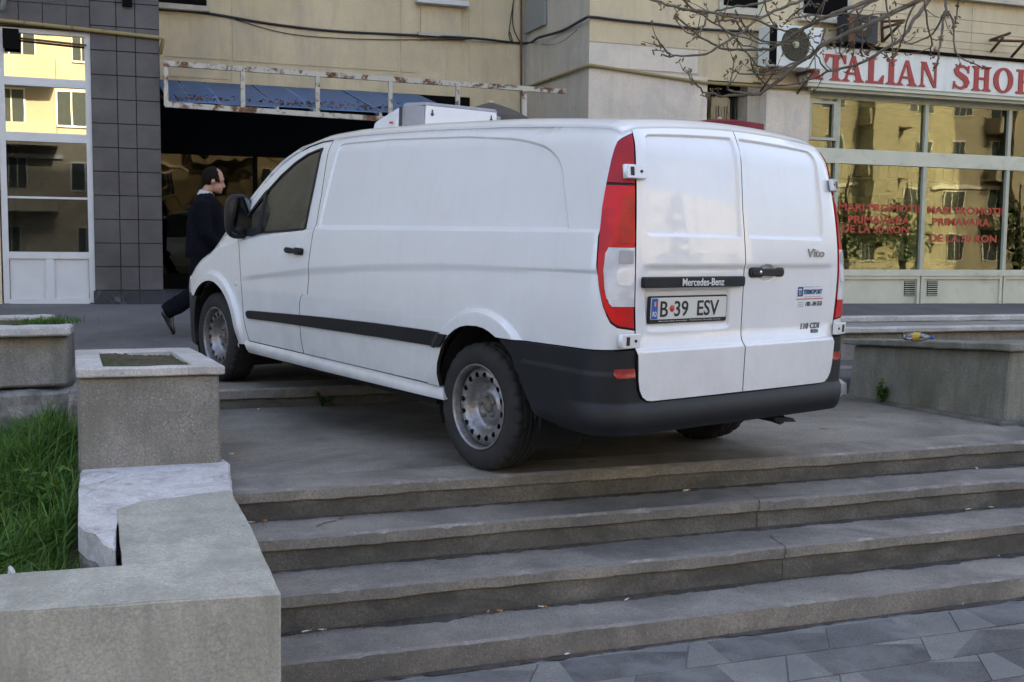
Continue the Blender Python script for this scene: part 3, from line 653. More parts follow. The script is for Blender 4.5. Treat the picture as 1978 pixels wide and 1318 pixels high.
for sg in (1, -1):
    topedge = [(-1.043, float(TOP(XR)))]+[(x, float(TOP(x))) for x in xs_top]
    topedge[-1] = (2.985, float(TOP(2.985)))
    body = [(1.886, .386)]+[(x, z) for x, z in [(1.4, .391), (.9, .396), (.5, .40)]]+archR+bumper_top[0:]+[(-1.143, .748)]+[(-1.140, .829)]+[(s-.000+(.004 if i > 2 else 0), z-(.004 if i < 3 else 0)) for i, (s, z) in enumerate(LAMP_L)]+[(-1.042, 1.749)]+topedge
    dt = [(2.99, 1.14)]+[(x-.000, z+.010) for x, z in DOOR_TOP]+[(x-g*2, z+.006 if i == 0 else z) for i, (x, z) in enumerate(DOOR_REAR)]
    body = body+dt[:-1]+[(1.884, .386)]
    panel('body_side', body, side(sg), M['paint'], van, sp=.06, extra=EX, edge_shade=True)
    # front wing with arch
    archF = arcpts(AC_F, .415, 186, -6, 60)
    wing = [(x+g*2, z) for x, z in DOOR_FRONT]+[(x, float(TOP(x))) for x in np.linspace(3.0, XF, 26)]+[(XF, .625), (3.60, .625)]+[q for q in archF[::-1] if q[0] < AC_F[0] or q[1] > .62]+[(2.87, .335), (2.72, .345)]
    wing = [(2.698, .377)]+wing[1:]
    panel('front_wing', wing, side(sg), M['paint'], van, sp=.05, extra=EX, edge_shade=True)
    dr = panel('front_door', door_out, side(sg), M['paint'], van, holes=[GLASS], sp=.05, extra=EX, edge_shade=True)
    fr_in = [tuple(np.array(p)) for p in ringrows(GLASS, (.0,), .03)[0]]
    big = [tuple(p) for p in ringrows(GLASS, (-.010,), .03)[0]]
    if not poly_inside(np.array([big[0][0]]), np.array([big[0][1]]), [GLASS])[0]: big = [tuple(p) for p in ringrows(GLASS, (.010,), .03)[0]]
    gl = panel('window', GLASS, side(sg, -.012, 0), M['black_glass'], dr, sp=.12, dens=.05, rim=0)
    # black seal round the pane, divider post and mirror sail
    sl_ = ringrows(GLASS, (.014,), .03)[0]
    if not poly_inside(sl_[:1, 0], sl_[:1, 1], [GLASS])[0]: sl_ = ringrows(GLASS, (-.014,), .03)[0]
    panel('window_seal', GLASS, side(sg, -.006, 0), M['trim'], dr, holes=[[tuple(p) for p in sl_]], sp=.08, dens=.03, rim=.004)
    panel('sail_panel', rounded([(2.955, 1.112), (2.94, 1.145), (2.60, 1.42), (2.565, 1.44), (2.548, 1.14), (2.70, 1.112)], .012), side(sg, .000, 0), M['trim'], dr, holes=[rounded([(2.595, 1.17), (2.603, 1.385), (2.80, 1.235), (2.82, 1.165)], .02)], sp=.06, dens=.03, rim=.006)
    st = rounded([(2.715, .575), (2.69, .535), (2.2, .556), (1.5, .578), (.9, .598), (.33, .613), (.275, .618), (.215, .690), (.46, .690), (1.0, .674), (1.631, .648), (2.2, .618), (2.68, .592)], [.03, .03, 0, 0, 0, 0, 0, 0, 0, 0, 0, 0, .03])
    panel('side_strip', st, side(sg, .016), M['trim2'], van, sp=.04, dens=.025, rim=.03)
    sill = [(2.74, .372), (2.70, .29), (1.64, .305), (.47, .327), (.255, .332), (.298, .394), (.9, .391), (1.9, .381)]
    panel('sill', sill, (lambda sg: lambda x, z: side(sg, 0, 0)(x, z)+np.stack([0*x, sg*(.018*np.sin(np.clip((z-.29)/.09, 0, 1)*3.14)-.004), 0*x], -1))(sg), M['paint'], van, sp=.03, dens=.03, rim=.04)
    # tail lamp
    lamp = empty('tail_lamp', (0, 0, 0), van)
    LM = LAMP_L+LAMP_R
    fr_ = panel('lamp_frame', LM, side(sg, -.004, 0), M['trim'], lamp, sp=.05, dens=.025, rim=.012)
    def inset(lp, d):
        q = ringrows(lp, (d,), .012)[0]
        if not poly_inside(q[3:4, 0], q[3:4, 1], [lp])[0]: q = ringrows(lp, (-d,), .012)[0]
        return [tuple(p) for p in q]
    LI = inset(LM, .007)
    def clipz(lp, z0, z1):
        out = lp
        for lim, sgn in ((z0, 1), (z1, -1)):
            res = []
            for i in range(len(out)):
                a, b = out[i], out[(i+1) % len(out)]; ia = (a[1]-lim)*sgn >= 0; ib = (b[1]-lim)*sgn >= 0
                if ia: res.append(a)
                if ia != ib:
                    t = (lim-a[1])/(b[1]-a[1]); res.append((a[0]+(b[0]-a[0])*t, lim))
            out = res
        return out
    CLR = [(-.925, 1.208), (-.905, 1.18), (-.905, 1.10), (-.925, 1.02), (-.96, .955), (-.99, .938), (-1.125, .938), (-1.112, 1.06), (-1.095, 1.21)]
    panel('lens', clipz(LI, 1.50, 1.8), side(sg, .004, 0), M['lens_dred'], lamp, sp=.03, dens=.02, rim=.008)
    panel('lens', clipz(LI, .80, 1.487), side(sg, .004, 0), M['lens_red'], lamp, holes=[CLR], sp=.03, dens=.02, rim=.008)
    panel('clear_lens', inset(CLR, .002), side(sg, .006, 0), M['lens_clr'], lamp, sp=.025, dens=.02, rim=.01)
    panel('bulb_reflector', rounded([(-1.0, 1.035), (-1.0, 1.115), (-1.095, 1.115), (-1.102, 1.035)], .03), side(sg, .0085, 0), M['bulb'], lamp, sp=.02, dens=.015, rim=.003)
    panel('bulb_reflector', rounded([(-1.0, 1.135), (-1.0, 1.195), (-1.088, 1.195), (-1.092, 1.135)], .008), side(sg, .0085, 0), M['bulb_grey'], lamp, sp=.02, dens=.015, rim=.003)
    panel('orange_lens', rounded([(-.985, 1.225), (-.99, 1.44), (-1.062, 1.46), (-1.092, 1.225)], .01), side(sg, .0062, 0), M['lens_amb'], lamp, sp=.03, dens=.02, rim=.003)

# ---- rear bumper: one moulding round both corners
def s_of_y(y): return XR-(W_-y)
def bumpsurf(s, z):
    s = np.asarray(s, float); z = np.asarray(z, float)
    y = W_-(XR-s); side_l = s >= XR; y_r = y; right = y_r < -W_
    lip = 1-smt(.455, .50, z); rw = 1-smt(XR-.02, XR+.35, np.where(right, 2*(XR-W_)-s, s))
    off = .006+.017*lip*rw-.030*(1-smt(.335, .38, z))*.8+.006*(1-smt(.62, .64, z))
    sx = np.where(right, 2*(XR-W_)-s, s)
    x = np.where(side_l | right, sx, XR-off); yy = np.where(side_l, W_+off, np.where(right, -W_-off, y_r))
    return FB(x, yy, z)
half = [(-.205, .718), (-.45, .723), (-.73, .730), (-1.0, .737), (-1.148, .739), (-1.1495, .62), (-1.158, .555), (-1.18, .515), (-1.225, .491)]
s0 = XR-W_
mir = [(2*s0-s, z) for s, z in half][::-1]
low = [(2*s0+.52, .37), (2*s0+.62, .345), (2*s0-XR-.02+.05, .31), (s0-.3, .305), (s0+.3, .305), (XR-.03, .31), (-.68, .340), (-.53, .372), (-.495, .385), (-.43, .475), (-.372, .57), (-.30, .66)]
low[0] = (2*s0+.495, .385)
low = [(2*s0+.30, .66), (2*s0+.372, .57), (2*s0+.43, .475), (2*s0+.495, .385), (2*s0+.53, .372), (2*s0+.68, .340), (2*s0-XR+.03, .342), (s0-.3, .345), (s0+.3, .345), (XR-.03, .342), (-.68, .346), (-.53, .372), (-.495, .385), (-.43, .475), (-.372, .57), (-.30, .66)]
bmp = panel('rear_bumper', half+mir+low, bumpsurf, M['trim'], van, sp=.05, dens=.03, extra=rows([(-.4, .5), (2*s0+.4, .5)], (-.06, -.045, -.03, -.015, 0, .015), .04)+rows([(-.4, .63), (2*s0+.4, .63)], (-.015, -.005, .005, .015), .04), rim=.03, flip=None)
for sg in (1, -1):
    rf = rounded([(s_of_y(.757), .655), (s_of_y(.759), .612), (s_of_y(.868), .612), (s_of_y(.885), .632), (s_of_y(.88), .655)], .006)
    panel('reflector', rf if sg > 0 else [(2*s0-s, z) for s, z in rf], lambda s, z: bumpsurf(s, z)+np.array([-.004, .002*sg, 0]), M['reflector'], bmp, sp=.02, dens=.02, rim=.01)

# ---- rear doors
ysp = lambda z: float(np.interp(z, YS_Z, YS_Y))
zz = list(np.linspace(.5, float(TOP(XR))-.001, 24))
_o = (-.020, -.013, -.009, -.005, -.001, .001, .005, .009, .013, .020)
EXR = ringrows(STL, _o, .016)+ringrows(STRR, _o, .016)+ringrows(PLR, (-.022, -.011, 0, .01))+rows([(-.9, .738), (.9, .738)], (-.020, -.012, -.006, 0, .006, .012, .020))+rows([(-.9, 1.12), (.9, 1.12)], (-.02, -.01, 0, .01, .02))+[np.array([(-.165+.075*r*math.cos(a), 1.09+.045*r*math.sin(a)) for a in np.linspace(0, 6.28, 30) for r in (.3, .65, .8, .9, 1.05)])]
edgeY = [(W_-(XR-s)-.0045, z) for z, s in EDGE]
lft = [(ysp(z)+.003, z) for z in zz]+[(edgeY[0][0], float(TOP(XR))-.001)]+edgeY[1:]+[(.749, .66), (.746, .60), (.736, .552), (.716, .520), (.69, .503), (.66, .4985)]
dl = panel('rear_door', lft, rear(), M['paint'], van, sp=.05, extra=EXR, rim=.025, edge_shade=True); put(dl, 'rear door with the number plate')
rgt = [(ysp(z)-.003, z) for z in zz]+[(-y, z) for y, z in [(edgeY[0][0], float(TOP(XR))-.001)]+edgeY[1:]]+[(-.749, .66), (-.746, .60), (-.736, .552), (-.716, .520), (-.69, .503), (-.66, .4985)]
dr2 = panel('rear_door', rgt, rear(), M['paint'], van, sp=.05, extra=EXR, rim=.025, edge_shade=True); put(dr2, 'rear door with the handle and stickers')

# ---- roof, windscreen, bonnet, nose
panel('roof', [(x, -W_) for x in np.linspace(XR, 2.28, 20)]+[(x, W_) for x in np.linspace(2.28, XR, 20)], roofs(), M['paint'], van, sp=.07, rim=0)
wsx = np.linspace(2.29, 3.2, 14)
panel('windscreen', [(x, -.80) for x in wsx]+[(x, .80) for x in wsx[::-1]], roofs(-.004), M['black_glass'], van, sp=.09, rim=0)
for sg in (1, -1): panel('windscreen_pillar', [(x, sg*.798) for x in wsx]+[(x, sg*W_) for x in wsx[::-1]], roofs(), M['paint'], van, sp=.05, rim=.01)
hx = np.linspace(3.205, XF, 20)
panel('bonnet', [(x, -W_) for x in hx]+[(x, W_) for x in hx[::-1]], roofs(), M['paint'], van, sp=.07, rim=0)
panel('front_panel', [(-W_, .27), (W_, .27), (W_, float(TOP(XF))), (-W_, float(TOP(XF)))], lambda y, z: FB(XF+0*y, y, z), M['paint'], van, sp=.06, rim=0, flip=None)
for sg in (1, -1):
    panel('front_bumper', [(3.585, .618), (XF, .618), (XF, .26), (3.66, .23), (3.685, .33), (3.68, .42), (3.655, .50), (3.62, .575)], side(sg, .004, 0), M['trim'], van, sp=.05, rim=.03)
    panel('headlamp', rounded([(3.86, .66), (3.80, .74), (3.88, .775), (4.05, .68), (4.12, .60), (4.0, .585)], .02), side(sg, .006, 0), M['lens_clr'], van, sp=.04, rim=.012)
    bm = bmesh.new(); c = side(sg)(np.array([2.88]), np.array([.765]))[0]
    bmesh.ops.create_uvsphere(bm, u_segments=12, v_segments=8, radius=.018); bmesh.ops.scale(bm, vec=(1.3, .45, 1), verts=bm.verts); bmesh.ops.translate(bm, vec=c, verts=bm.verts)
    frombm('side_repeater', bm, M['lens_clr'], van, True)
# ---- floor, wheel wells and a black inner skin added to block light at the gaps
for sg in (1, -1):
    shell = [(3.9, .33), (3.9, .75), (3.3, .95)]+[(2.96, 1.07), (2.7, 1.10), (1.9, 1.15), (1.88, 1.74), (1.4, 1.76)]+[(XR+.1, 1.70), (XR+.1, .36), (-.42, .36)]+arcpts(AC_R, .44, 190, -5, 24)+[(.6, .36), (2.7, .33)]+arcpts(AC_F, .45, 185, 0, 24)
    panel('light_block_skin', shell, (lambda sg: lambda x, z: FB(x, W_-.045, z)*np.array([1, sg, 1]))(sg), M['dark'], van, sp=.15, dens=.1, rim=0)
panel('light_block_skin', [(-.85, .36), (.85, .36), (.85, 1.68), (-.85, 1.68)], lambda y, z: FB(XR+.045+0*y, y, z), M['dark'], van, sp=.15, dens=.1, rim=0)
box('bulkhead', 1.66, 1.70, -.74, .74, .36, 1.62, M['interior'], van)
bm = bmesh.new(); bbox(bm, .45, 4.0, -.58, .58, .25, .345); bbox(bm, -.80, .449, -.55, .55, .335, .365); bbox(bm, .42, 2.80, -.88, .88, .275, .335); bbox(bm, -.86, -.55, -.80, .80, .352, .37); frombm('underbody', bm, M['dark'], van)
for cx, cz in (AC_R, AC_F):
    for sg in (1, -1):
        bm = bmesh.new(); lathe(bm, [(.418, .90), (.418, .57), (.05, .57)], 28, 'Y', (cx, 0, cz), R(-25), R(205))
        for v in bm.verts: v.co.y *= sg
        frombm('wheel_well', bm, M['dark'], van)
bm = bmesh.new(); tube(bm, [(-.05, -.75, .33), (-.05, .75, .33)], .06, 10); tube(bm, [(-.45, -.36, .30), (-.75, -.40, .31), (-.93, -.41, .308)], .024, 12); frombm('axle_and_exhaust', bm, M['dark'], van)
bm = bmesh.new(); tube(bm, [(-.85, -.30, .34), (-.95, -.31, .318), (-.985, -.33, .308)], .014, 8); hexa(bm, [(-.975, -.47, .298), (-.975, -.30, .312), (-.85, -.30, .312), (-.85, -.47, .298)], [(-.965, -.45, .318), (-.965, -.30, .335), (-.85, -.30, .335), (-.85, -.45, .318)]); frombm('tow_eye', bm, M['dark'], van)

# ---- wheels
def make_wheel():
    wh = empty('wheel', (0, 0, 0), van)
    bm = bmesh.new(); NS = 112; hw = .1035; RO = .334
    prof = [(.214, .070), (.222, .093), (.236, .101), (.262, .1085), (.285, .1080), (.303, .1035), (.316, .0965), (.325, .089), (.331, .080)]
    tread = [(.333, .068), (.333, .056), (.325, .053), (.325, .047), (.334, .044), (.334, .022), (.326, .019), (.326, .010), (.334, .007)]
    full = prof+tread; full = full+[(r, -h) for r, h in reversed(full)]
    rings = []
    for k in range(NS):
        a = 2*math.pi*k/NS; ring = []
        for j, (r, h) in enumerate(full):
            jj = min(j, len(full)-1-j)
            if 6 <= jj <= 10 and (k % 4 == 0): r -= .007
            if 13 <= jj <= 14 and (k % 4 == 2): r -= .005
            ring.append(bm.verts.new((r*math.cos(a), h, r*math.sin(a))))
        rings.append(ring)
    for k in range(NS):
        A, B = rings[k], rings[(k+1) % NS]
        for i in range(len(full)-1):
            f = bm.faces.new((A[i], B[i], B[i+1], A[i+1])); f.smooth = i < 6 or i > len(full)-8
    bmesh.ops.recalc_face_normals(bm, faces=bm.faces); frombm('tyre', bm, M['tyre'], wh)
    bm = bmesh.new()
    lathe(bm, [(.209, -.085), (.210, .06), (.2125, .086), (.2155, .093), (.2235, .0965), (.2265, .0985), (.2235, .1010), (.2165, .0995), (.2115, .092), (.2100, .072), (.2085, .02)], 72)
    rm = frombm('rim', bm, M['steel'], wh)
    # pressed disc with sixteen round holes
    circ = lambda r, n, c=(0, 0): [(c[0]+r*math.cos(2*math.pi*i/n), c[1]+r*math.sin(2*math.pi*i/n)) for i in range(n)]
    holes = [circ(.0155, 14, (.168*math.cos(2*math.pi*(k+.5)/16), .168*math.sin(2*math.pi*(k+.5)/16))) for k in range(16)]
    rp_ = [0, .036, .05, .066, .078, .092, .108, .125, .140, .152, .167, .182, .194, .205]
    hp_ = [.022, .022, .024, .028, .031, .018, .004, .014, .048, .066, .072, .070, .062, .052]
    def ds(a, b): 
        r = np.hypot(a, b); rr_ = np.linspace(0, .21, 80); hh = np.convolve(np.pad(np.interp(rr_, rp_, hp_), 3, 'edge'), np.ones(7)/7, 'valid')
        return np.stack([a, np.interp(r, rr_, hh), b], -1)
    ex = [np.array(circ(r, int(60*r/.15)+12)) for r in (.05, .06, .07, .08, .09, .10, .11, .12, .13, .14, .147, .187)]
    panel('disc', circ(.2035, 72), ds, M['steel'], rm, holes=holes+[circ(.034, 24)], sp=.03, dens=.02, extra=ex, rim=.004, edge_shade=True)
    bm = bmesh.new(); lathe(bm, [(.0, .042), (.022, .042), (.028, .039), (.0335, .032), (.034, .0)], 24)
    for k in range(5):
        a = 2*math.pi*(k+.2)/5; c = (.058*math.cos(a), 0, .058*math.sin(a)); lathe(bm, [(0, .044), (.009, .044), (.0115, .041), (.0115, .01)], 6, 'Y', c)
    frombm('hub', bm, M['hub'], rm)
    bm = bmesh.new(); lathe(bm, [(0, -.030), (.195, -.030), (.195, -.07)], 32); frombm('brake_drum', bm, M['dark'], rm)
    return wh
w0 = make_wheel()
def place_wheel(src, x, y, rot, flip, first=False):
    if first: root = src
    else:
        root = src.copy(); COL.objects.link(root); root.parent = van
        for ch in list(src.children):
            c = ch.copy(); COL.objects.link(c); c.parent = root
            for g_ in ch.children: d = g_.copy(); COL.objects.link(d); d.parent = c
    root.location = (x, y, .334); root.rotation_euler = (0, rot, math.pi if flip else 0)
    return root
place_wheel(w0, WB, .815, .3, False); place_wheel(w0, WB, -.815, 1.1, True); place_wheel(w0, 0, -.815, .7, True); place_wheel(w0, 0, .815, 0.1, False, True)

# ---- fittings
def rframe(y, z, off=0):
    """point and axes on the rear doors: right (to -y), up, out"""
    f_ = rear(off); p = f_(np.array([y]), np.array([z]))[0]; e = .01
    r = f_(np.array([y-e]), np.array([z]))[0]-f_(np.array([y+e]), np.array([z]))[0]; u = f_(np.array([y]), np.array([z+e]))[0]-f_(np.array([y]), np.array([z-e]))[0]
    r = Vector(r).normalized(); o = r.cross(Vector(u)).normalized(); u = o.cross(r).normalized()
    return Matrix([[r[i], u[i], o[i], p[i]] for i in range(3)]+[[0, 0, 0, 1]])
def sframe(x, z, off=0, sg=1):
    f_ = side(sg, off); p = f_(np.array([x]), np.array([z]))[0]; e = .01
    r = (f_(np.array([x-e]), np.array([z]))[0]-f_(np.array([x+e]), np.array([z]))[0])*sg; u = f_(np.array([x]), np.array([z+e]))[0]-f_(np.array([x]), np.array([z-e]))[0]
    r = Vector(r).normalized(); o = r.cross(Vector(u)).normalized(); u = o.cross(r).normalized()
    return Matrix([[r[i], u[i], o[i], p[i]] for i in range(3)]+[[0, 0, 0, 1]])
def text_mesh(name, s, size, m, parent, mat_, ext=.0015, width=None, bold=0.0, shear=0.0, align='CENTER', height=None):
    cu = bpy.data.curves.new(name, 'FONT'); cu.body = s; cu.size = size; cu.align_x = align; cu.align_y = 'CENTER'; cu.extrude = ext; cu.offset = bold; cu.shear = shear; cu.resolution_u = 3
    t = bpy.data.objects.new('t', cu); COL.objects.link(t); bpy.context.view_layer.update()
    me = bpy.data.meshes.new_from_object(t.evaluated_get(bpy.context.evaluated_depsgraph_get())); bpy.data.objects.remove(t); me.name = name
    v = np.array([q.co[:] for q in me.vertices]); lo, hi = v.min(0), v.max(0)
    sx = width/(hi[0]-lo[0]) if width else 1; sy_ = height/(hi[1]-lo[1]) if height else 1
    cx = (hi[0]+lo[0])/2; cy = (hi[1]+lo[1])/2
    for q in me.vertices: q.co.x = (q.co.x-cx)*sx; q.co.y = (q.co.y-cy)*sy_
    me.materials.clear(); o = link(name, me, m, parent); o.matrix_local = mat_; return o
def rbox(bm, w, h, d, r, M4=None, seg=4, bevel=.0):
    """rounded plate centred on the origin, standing out along +z"""
    pl = rounded([(-w/2, -h/2), (w/2, -h/2), (w/2, h/2), (-w/2, h/2)], r, seg)
    b = min(d*.35, r*.5, .004); n = len(pl)
    ins = lambda s: [(x*(1-2*s/w), y*(1-2*s/h)) for x, y in pl]
    rings = [[(x, y, 0) for x, y in pl], [(x, y, d-b) for x, y in pl], [(x, y, d) for x, y in ins(b)]]
    V = [[bm.verts.new(p) for p in r_] for r_ in rings]
    for i in range(2):
        for k in range(n): bm.faces.new((V[i][k], V[i][(k+1) % n], V[i+1][(k+1) % n], V[i+1][k]))
    bm.faces.new(V[2]); 
    if M4 is not None:
        for r_ in V: 
            for v in r_: v.co = M4 @ v.co
M['plate'] = plain('plate_white', (.62, .63, .60), .35, 0, .03); M['plate_blue'] = plain('plate_blue', (.02, .09, .38), .4); M['ink'] = plain('black_ink', (.01, .01, .012), .5)
M['yellow'] = plain('yellow_print', (.7, .5, .05), .5); M['redp'] = plain('red_print', (.55, .05, .04), .5); M['bluep'] = plain('blue_print', (.02, .07, .22), .5); M['whitep'] = plain('white_print', (.7, .7, .7), .5); M['teal'] = plain('pale_blue_print', (.25, .42, .5), .6)
M['badge'] = plain('badge_metal', (.30, .30, .31), .25, .9, .1)
# grip bar with lettering, number plate
gb = rframe(.388, 1.05, .002); bm = bmesh.new(); rbox(bm, .69, .050, .024, .012, gb); grip = frombm('grip_bar', bm, M['trim'], dl)
text_mesh('lettering', 'Mercedes-Benz', .05, M['whitep'], grip, gb @ Matrix.Translation((.045, 0, .026)), .001, .285, .0006, 0, 'CENTER', .036)
pf = rframe(.40, .920, .002); bm = bmesh.new(); rbox(bm, .532, .128, .012, .010, pf); pfo = frombm('plate_frame', bm, M['trim'], dl)
bm = bmesh.new(); rbox(bm, .512, .102, .006, .006, pf @ Matrix.Translation((0, .006, .0105))); pl = frombm('number_plate', bm, M['plate'], dl)
T_ = lambda x, y, z=.0178: pf @ Matrix.Translation((x, y+.006, z))
bm = bmesh.new(); rbox(bm, .040, .096, .002, .003, T_(-.234, 0, .0165)); frombm('country_band', bm, M['plate_blue'], pl)
text_mesh('country_code', 'RO', .03, M['whitep'], pl, T_(-.234, -.024, .0192), .0004, .026, .0006, 0, 'CENTER', .024)
for i, q in enumerate(('plate_blue', 'yellow', 'redp')):
    bm = bmesh.new(); rbox(bm, .0085, .022, .0012, .001, T_(-.2425+i*.0086, .022, .0186)); frombm('flag_stripe', bm, M[q], pl)
text_mesh('plate_letter', 'B', .1, M['ink'], pl, T_(-.172, -.002), .0008, .050, .0012, 0, 'CENTER', .074)
bm = bmesh.new(); lathe(bm, [(.016, 0), (.016, .0012), (0, .0012)], 20, 'Z'); o = frombm('round_sticker', bm, M['redp'], pl); o.matrix_local = T_(-.120, 0, .0172)
text_mesh('plate_number', '39', .1, M['ink'], pl, T_(-.058, -.002), .0008, .092, .0012, 0, 'CENTER', .074)
text_mesh('plate_letters', 'ESV', .1, M['ink'], pl, T_(.125, -.002), .0008, .150, .0012, 0, 'CENTER', .074)
text_mesh('frame_text', 'Mercedes-Benz Autorulate   Powered by Mercedes service', .01, M['whitep'], pfo, pf @ Matrix.Translation((.01, -.054, .0125)), .0003, .42, 0, 0, 'CENTER', .007)
# right door: handle, badges, sticker
hm = rframe(-.165, 1.091, -.006); bm = bmesh.new()
rbox(bm, .250, .036, .030, .017, hm @ Matrix.Translation((0, 0, .006))); rbox(bm, .105, .050, .026, .02, hm @ Matrix.Translation((-.085, 0, .005))); rbox(bm, .07, .046, .024, .02, hm @ Matrix.Translation((.10, 0, .005)))
hnd = frombm('door_handle', bm, M['trim'], dr2)
bm = bmesh.new(); lathe(bm, [(0, .004), (.009, .004), (.010, 0)], 14, 'Z'); o = frombm('key_lock', bm, M['chrome'], hnd); o.matrix_local = hm @ Matrix.Translation((-.062, 0, .034))
text_mesh('badge', 'Vito', .05, M['badge'], dr2, rframe(-.588, 1.190, .002), .003, .145, .0008, .1, 'CENTER', .044)
text_mesh('badge', '110 CDI', .04, M['badge'], dr2, rframe(-.560, .806, .002), .003, .165, .0012, .12, 'CENTER', .032)
bm = bmesh.new(); rbox(bm, .062, .018, .003, .003, rframe(-.600, .776, .002)); frombm('badge_tab', bm, M['trim'], dr2)
text_mesh('badge', 'LANG', .012, M['badge'], dr2, rframe(-.600, .776, .006), .0006, .05, 0, 0, 'CENTER', .010)
bm = bmesh.new(); rbox(bm, .044, .050, .001, .003, rframe(-.462, .988, .002)); stk = frombm('sticker_logo', bm, M['bluep'], dr2)
text_mesh('logo_letter', 'TT', .04, M['whitep'], stk, rframe(-.458, .986, .0034), .0003, .026, .001, 0, 'CENTER', .034)
text_mesh('sticker_name', 'TERMOPORT', .03, M['bluep'], dr2, rframe(-.575, .986, .002), .0005, .165, .0012, .12, 'CENTER', .026)
bm = bmesh.new(); rbox(bm, .235, .004, .001, .001, rframe(-.548, .949, .002)); frombm('sticker_line', bm, M['redp'], dr2)
bm = bmesh.new(); rbox(bm, .150, .0025, .001, .001, rframe(-.565, 1.012, .002)); rbox(bm, .150, .0025, .001, .001, rframe(-.575, .960, .002))
for i in range(3): rbox(bm, .044, .003, .001, .001, rframe(-.468, .933-i*.011, .002))
frombm('sticker_small_lines', bm, M['teal'], dr2)
text_mesh('sticker_number', '/ 021 - 314 13 53', .02, M['ink'], dr2, rframe(-.585, .922, .002), .0005, .145, .0006, .1, 'CENTER', .024)
# hinges
for sg in (1, -1):
    for y_, z_, wd, rl in ((.885, 1.548, .125, 1), (.822, .785, .130, 0)):
        hg = rframe(min(y_, .80), z_, .004); base = rear()(np.array([sg*.80]), np.array([z_]))[0]
        q = side(sg, .006, 0)(np.array([s_of_y(y_ if z_ > 1 else .835)]), np.array([z_]))[0]
        hf = rframe(sg*(.845 if z_ > 1 else .80), z_, .006)
        bm = bmesh.new(); rbox(bm, wd*.78, .064, .020, .006, hf @ Matrix.Translation((sg*-.012*0, 0, 0)))
        hd_ = frombm('hinge', bm, M['paint'], van)
        bm = bmesh.new(); rbox(bm, .018, .040, .004, .002, hf @ Matrix.Translation((-sg*.022, 0, .0195))); lathe_c = hf @ Matrix.Translation((sg*.022, 0, .0205))
        b2 = bmesh.new(); lathe(b2, [(.007, 0), (.007, .003), (0, .003)], 12, 'Z'); 
        for v in b2.verts: v.co = lathe_c @ v.co
        tmp = bpy.data.meshes.new('t'); b2.to_mesh(tmp); b2.free(); bm.from_mesh(tmp); bpy.data.meshes.remove(tmp)
        frombm('hinge_slot', bm, M['ink'], hd_)
        bm = bmesh.new(); kn = hf @ Matrix.Translation((-sg*wd*.40, -.032, .004)); kn2 = hf @ Matrix.Translation((-sg*wd*.40, .032, .004)); tube(bm, [kn.translation, kn2.translation], .0125, 12); frombm('hinge_knuckle', bm, M['paint'], hd_)
# door handle on the side, mirror
for sg in (1, -1):
    hs = sframe(2.0, 1.042, -.004, sg); bm = bmesh.new()
    rbox(bm, .215, .030, .034, .014, hs @ Matrix.Translation((0, 0, .006))); rbox(bm, .09, .046, .030, .02, hs @ Matrix.Translation((sg*.06, 0, .005))); rbox(bm, .06, .038, .028, .018, hs @ Matrix.Translation((-sg*.085, 0, .005)))
    frombm('door_handle', bm, M['trim'], van)
    bm = bmesh.new(); lathe(bm, [(.046, .0), (.043, .002), (0, -.003)], 24, 'Z')
    for v in bm.verts: v.co = (hs @ Matrix.Translation((sg*.01, .008, .006)) @ Matrix.Scale(.9, 4)) @ v.co
    frombm('handle_cup', bm, M['paint'], van, True)
    mir = empty('door_mirror', (0, 0, 0), van)
    # housing: rounded pod, glass facing back
    bm = bmesh.new(); rings = []
    prof = [(-.030, .86), (-.024, .97), (-.010, 1.0), (.015, .985), (.040, .92), (.060, .76), (.075, .48), (.080, .1)]
    for dx_, s in prof:
        rings.append([(2.83+dx_-.10*abs(0), sg*(0.952+.098*s*(abs(math.cos(a))**.62)*math.copysign(1, math.cos(a))), 1.245+.158*s*(abs(math.sin(a))**.68)*math.copysign(1, math.sin(a))) for a in np.linspace(0, 2*math.pi, 33)[:-1]])
    loft(bm, rings); bmesh.ops.recalc_face_normals(bm, faces=bm.faces); frombm('mirror_housing', bm, M['trim'], mir, True)
    bm = bmesh.new(); pts_ = [(2.796, sg*(0.952+.086*(abs(math.cos(a))**.62)*math.copysign(1, math.cos(a))), 1.248+.132*(abs(math.sin(a))**.68)*math.copysign(1, math.sin(a))) for a in np.linspace(0, 2*math.pi, 41)[:-1]]
    bm.faces.new([bm.verts.new(p) for p in pts_]); bmesh.ops.recalc_face_normals(bm, faces=bm.faces); frombm('mirror_glass', bm, M['mirror'], mir)
    bm = bmesh.new(); tube(bm, [(2.80, sg*.90, 1.135), (2.82, sg*.97, 1.15), (2.84, sg*1.02, 1.16)], [.035, .03, .035], 12); tube(bm, [(2.83, sg*.90, 1.125), (2.86, sg*.965, 1.13)], .02, 10); frombm('mirror_arm', bm, M['trim'], mir)
# cab interior
box('dashboard', 2.75, 3.25, -.78, .78, .80, 1.06, M['interior'], van, .04)
for y_ in (.38, -.38):
    bm = bmesh.new(); bbox(bm, 1.78, 1.95, y_-.24, y_+.24, .75, 1.38); bbox(bm, 1.80, 1.90, y_-.12, y_+.12, 1.40, 1.60); bbox(bm, 1.9, 2.4, y_-.25, y_+.25, .6, .78); bev(bm, .03, 2); frombm('seat', bm, M['interior'], van, True)
bm = bmesh.new(); 
for k in range(24):
    pass
tube(bm, [(2.62+.05*math.cos(a)*0+.10*math.sin(a)*.35, .38+.19*math.cos(a), 1.13+.19*math.sin(a)*.85) for a in np.linspace(0, 2*math.pi, 25)], .014, 8, False); frombm('steering_wheel', bm, M['interior'], van)
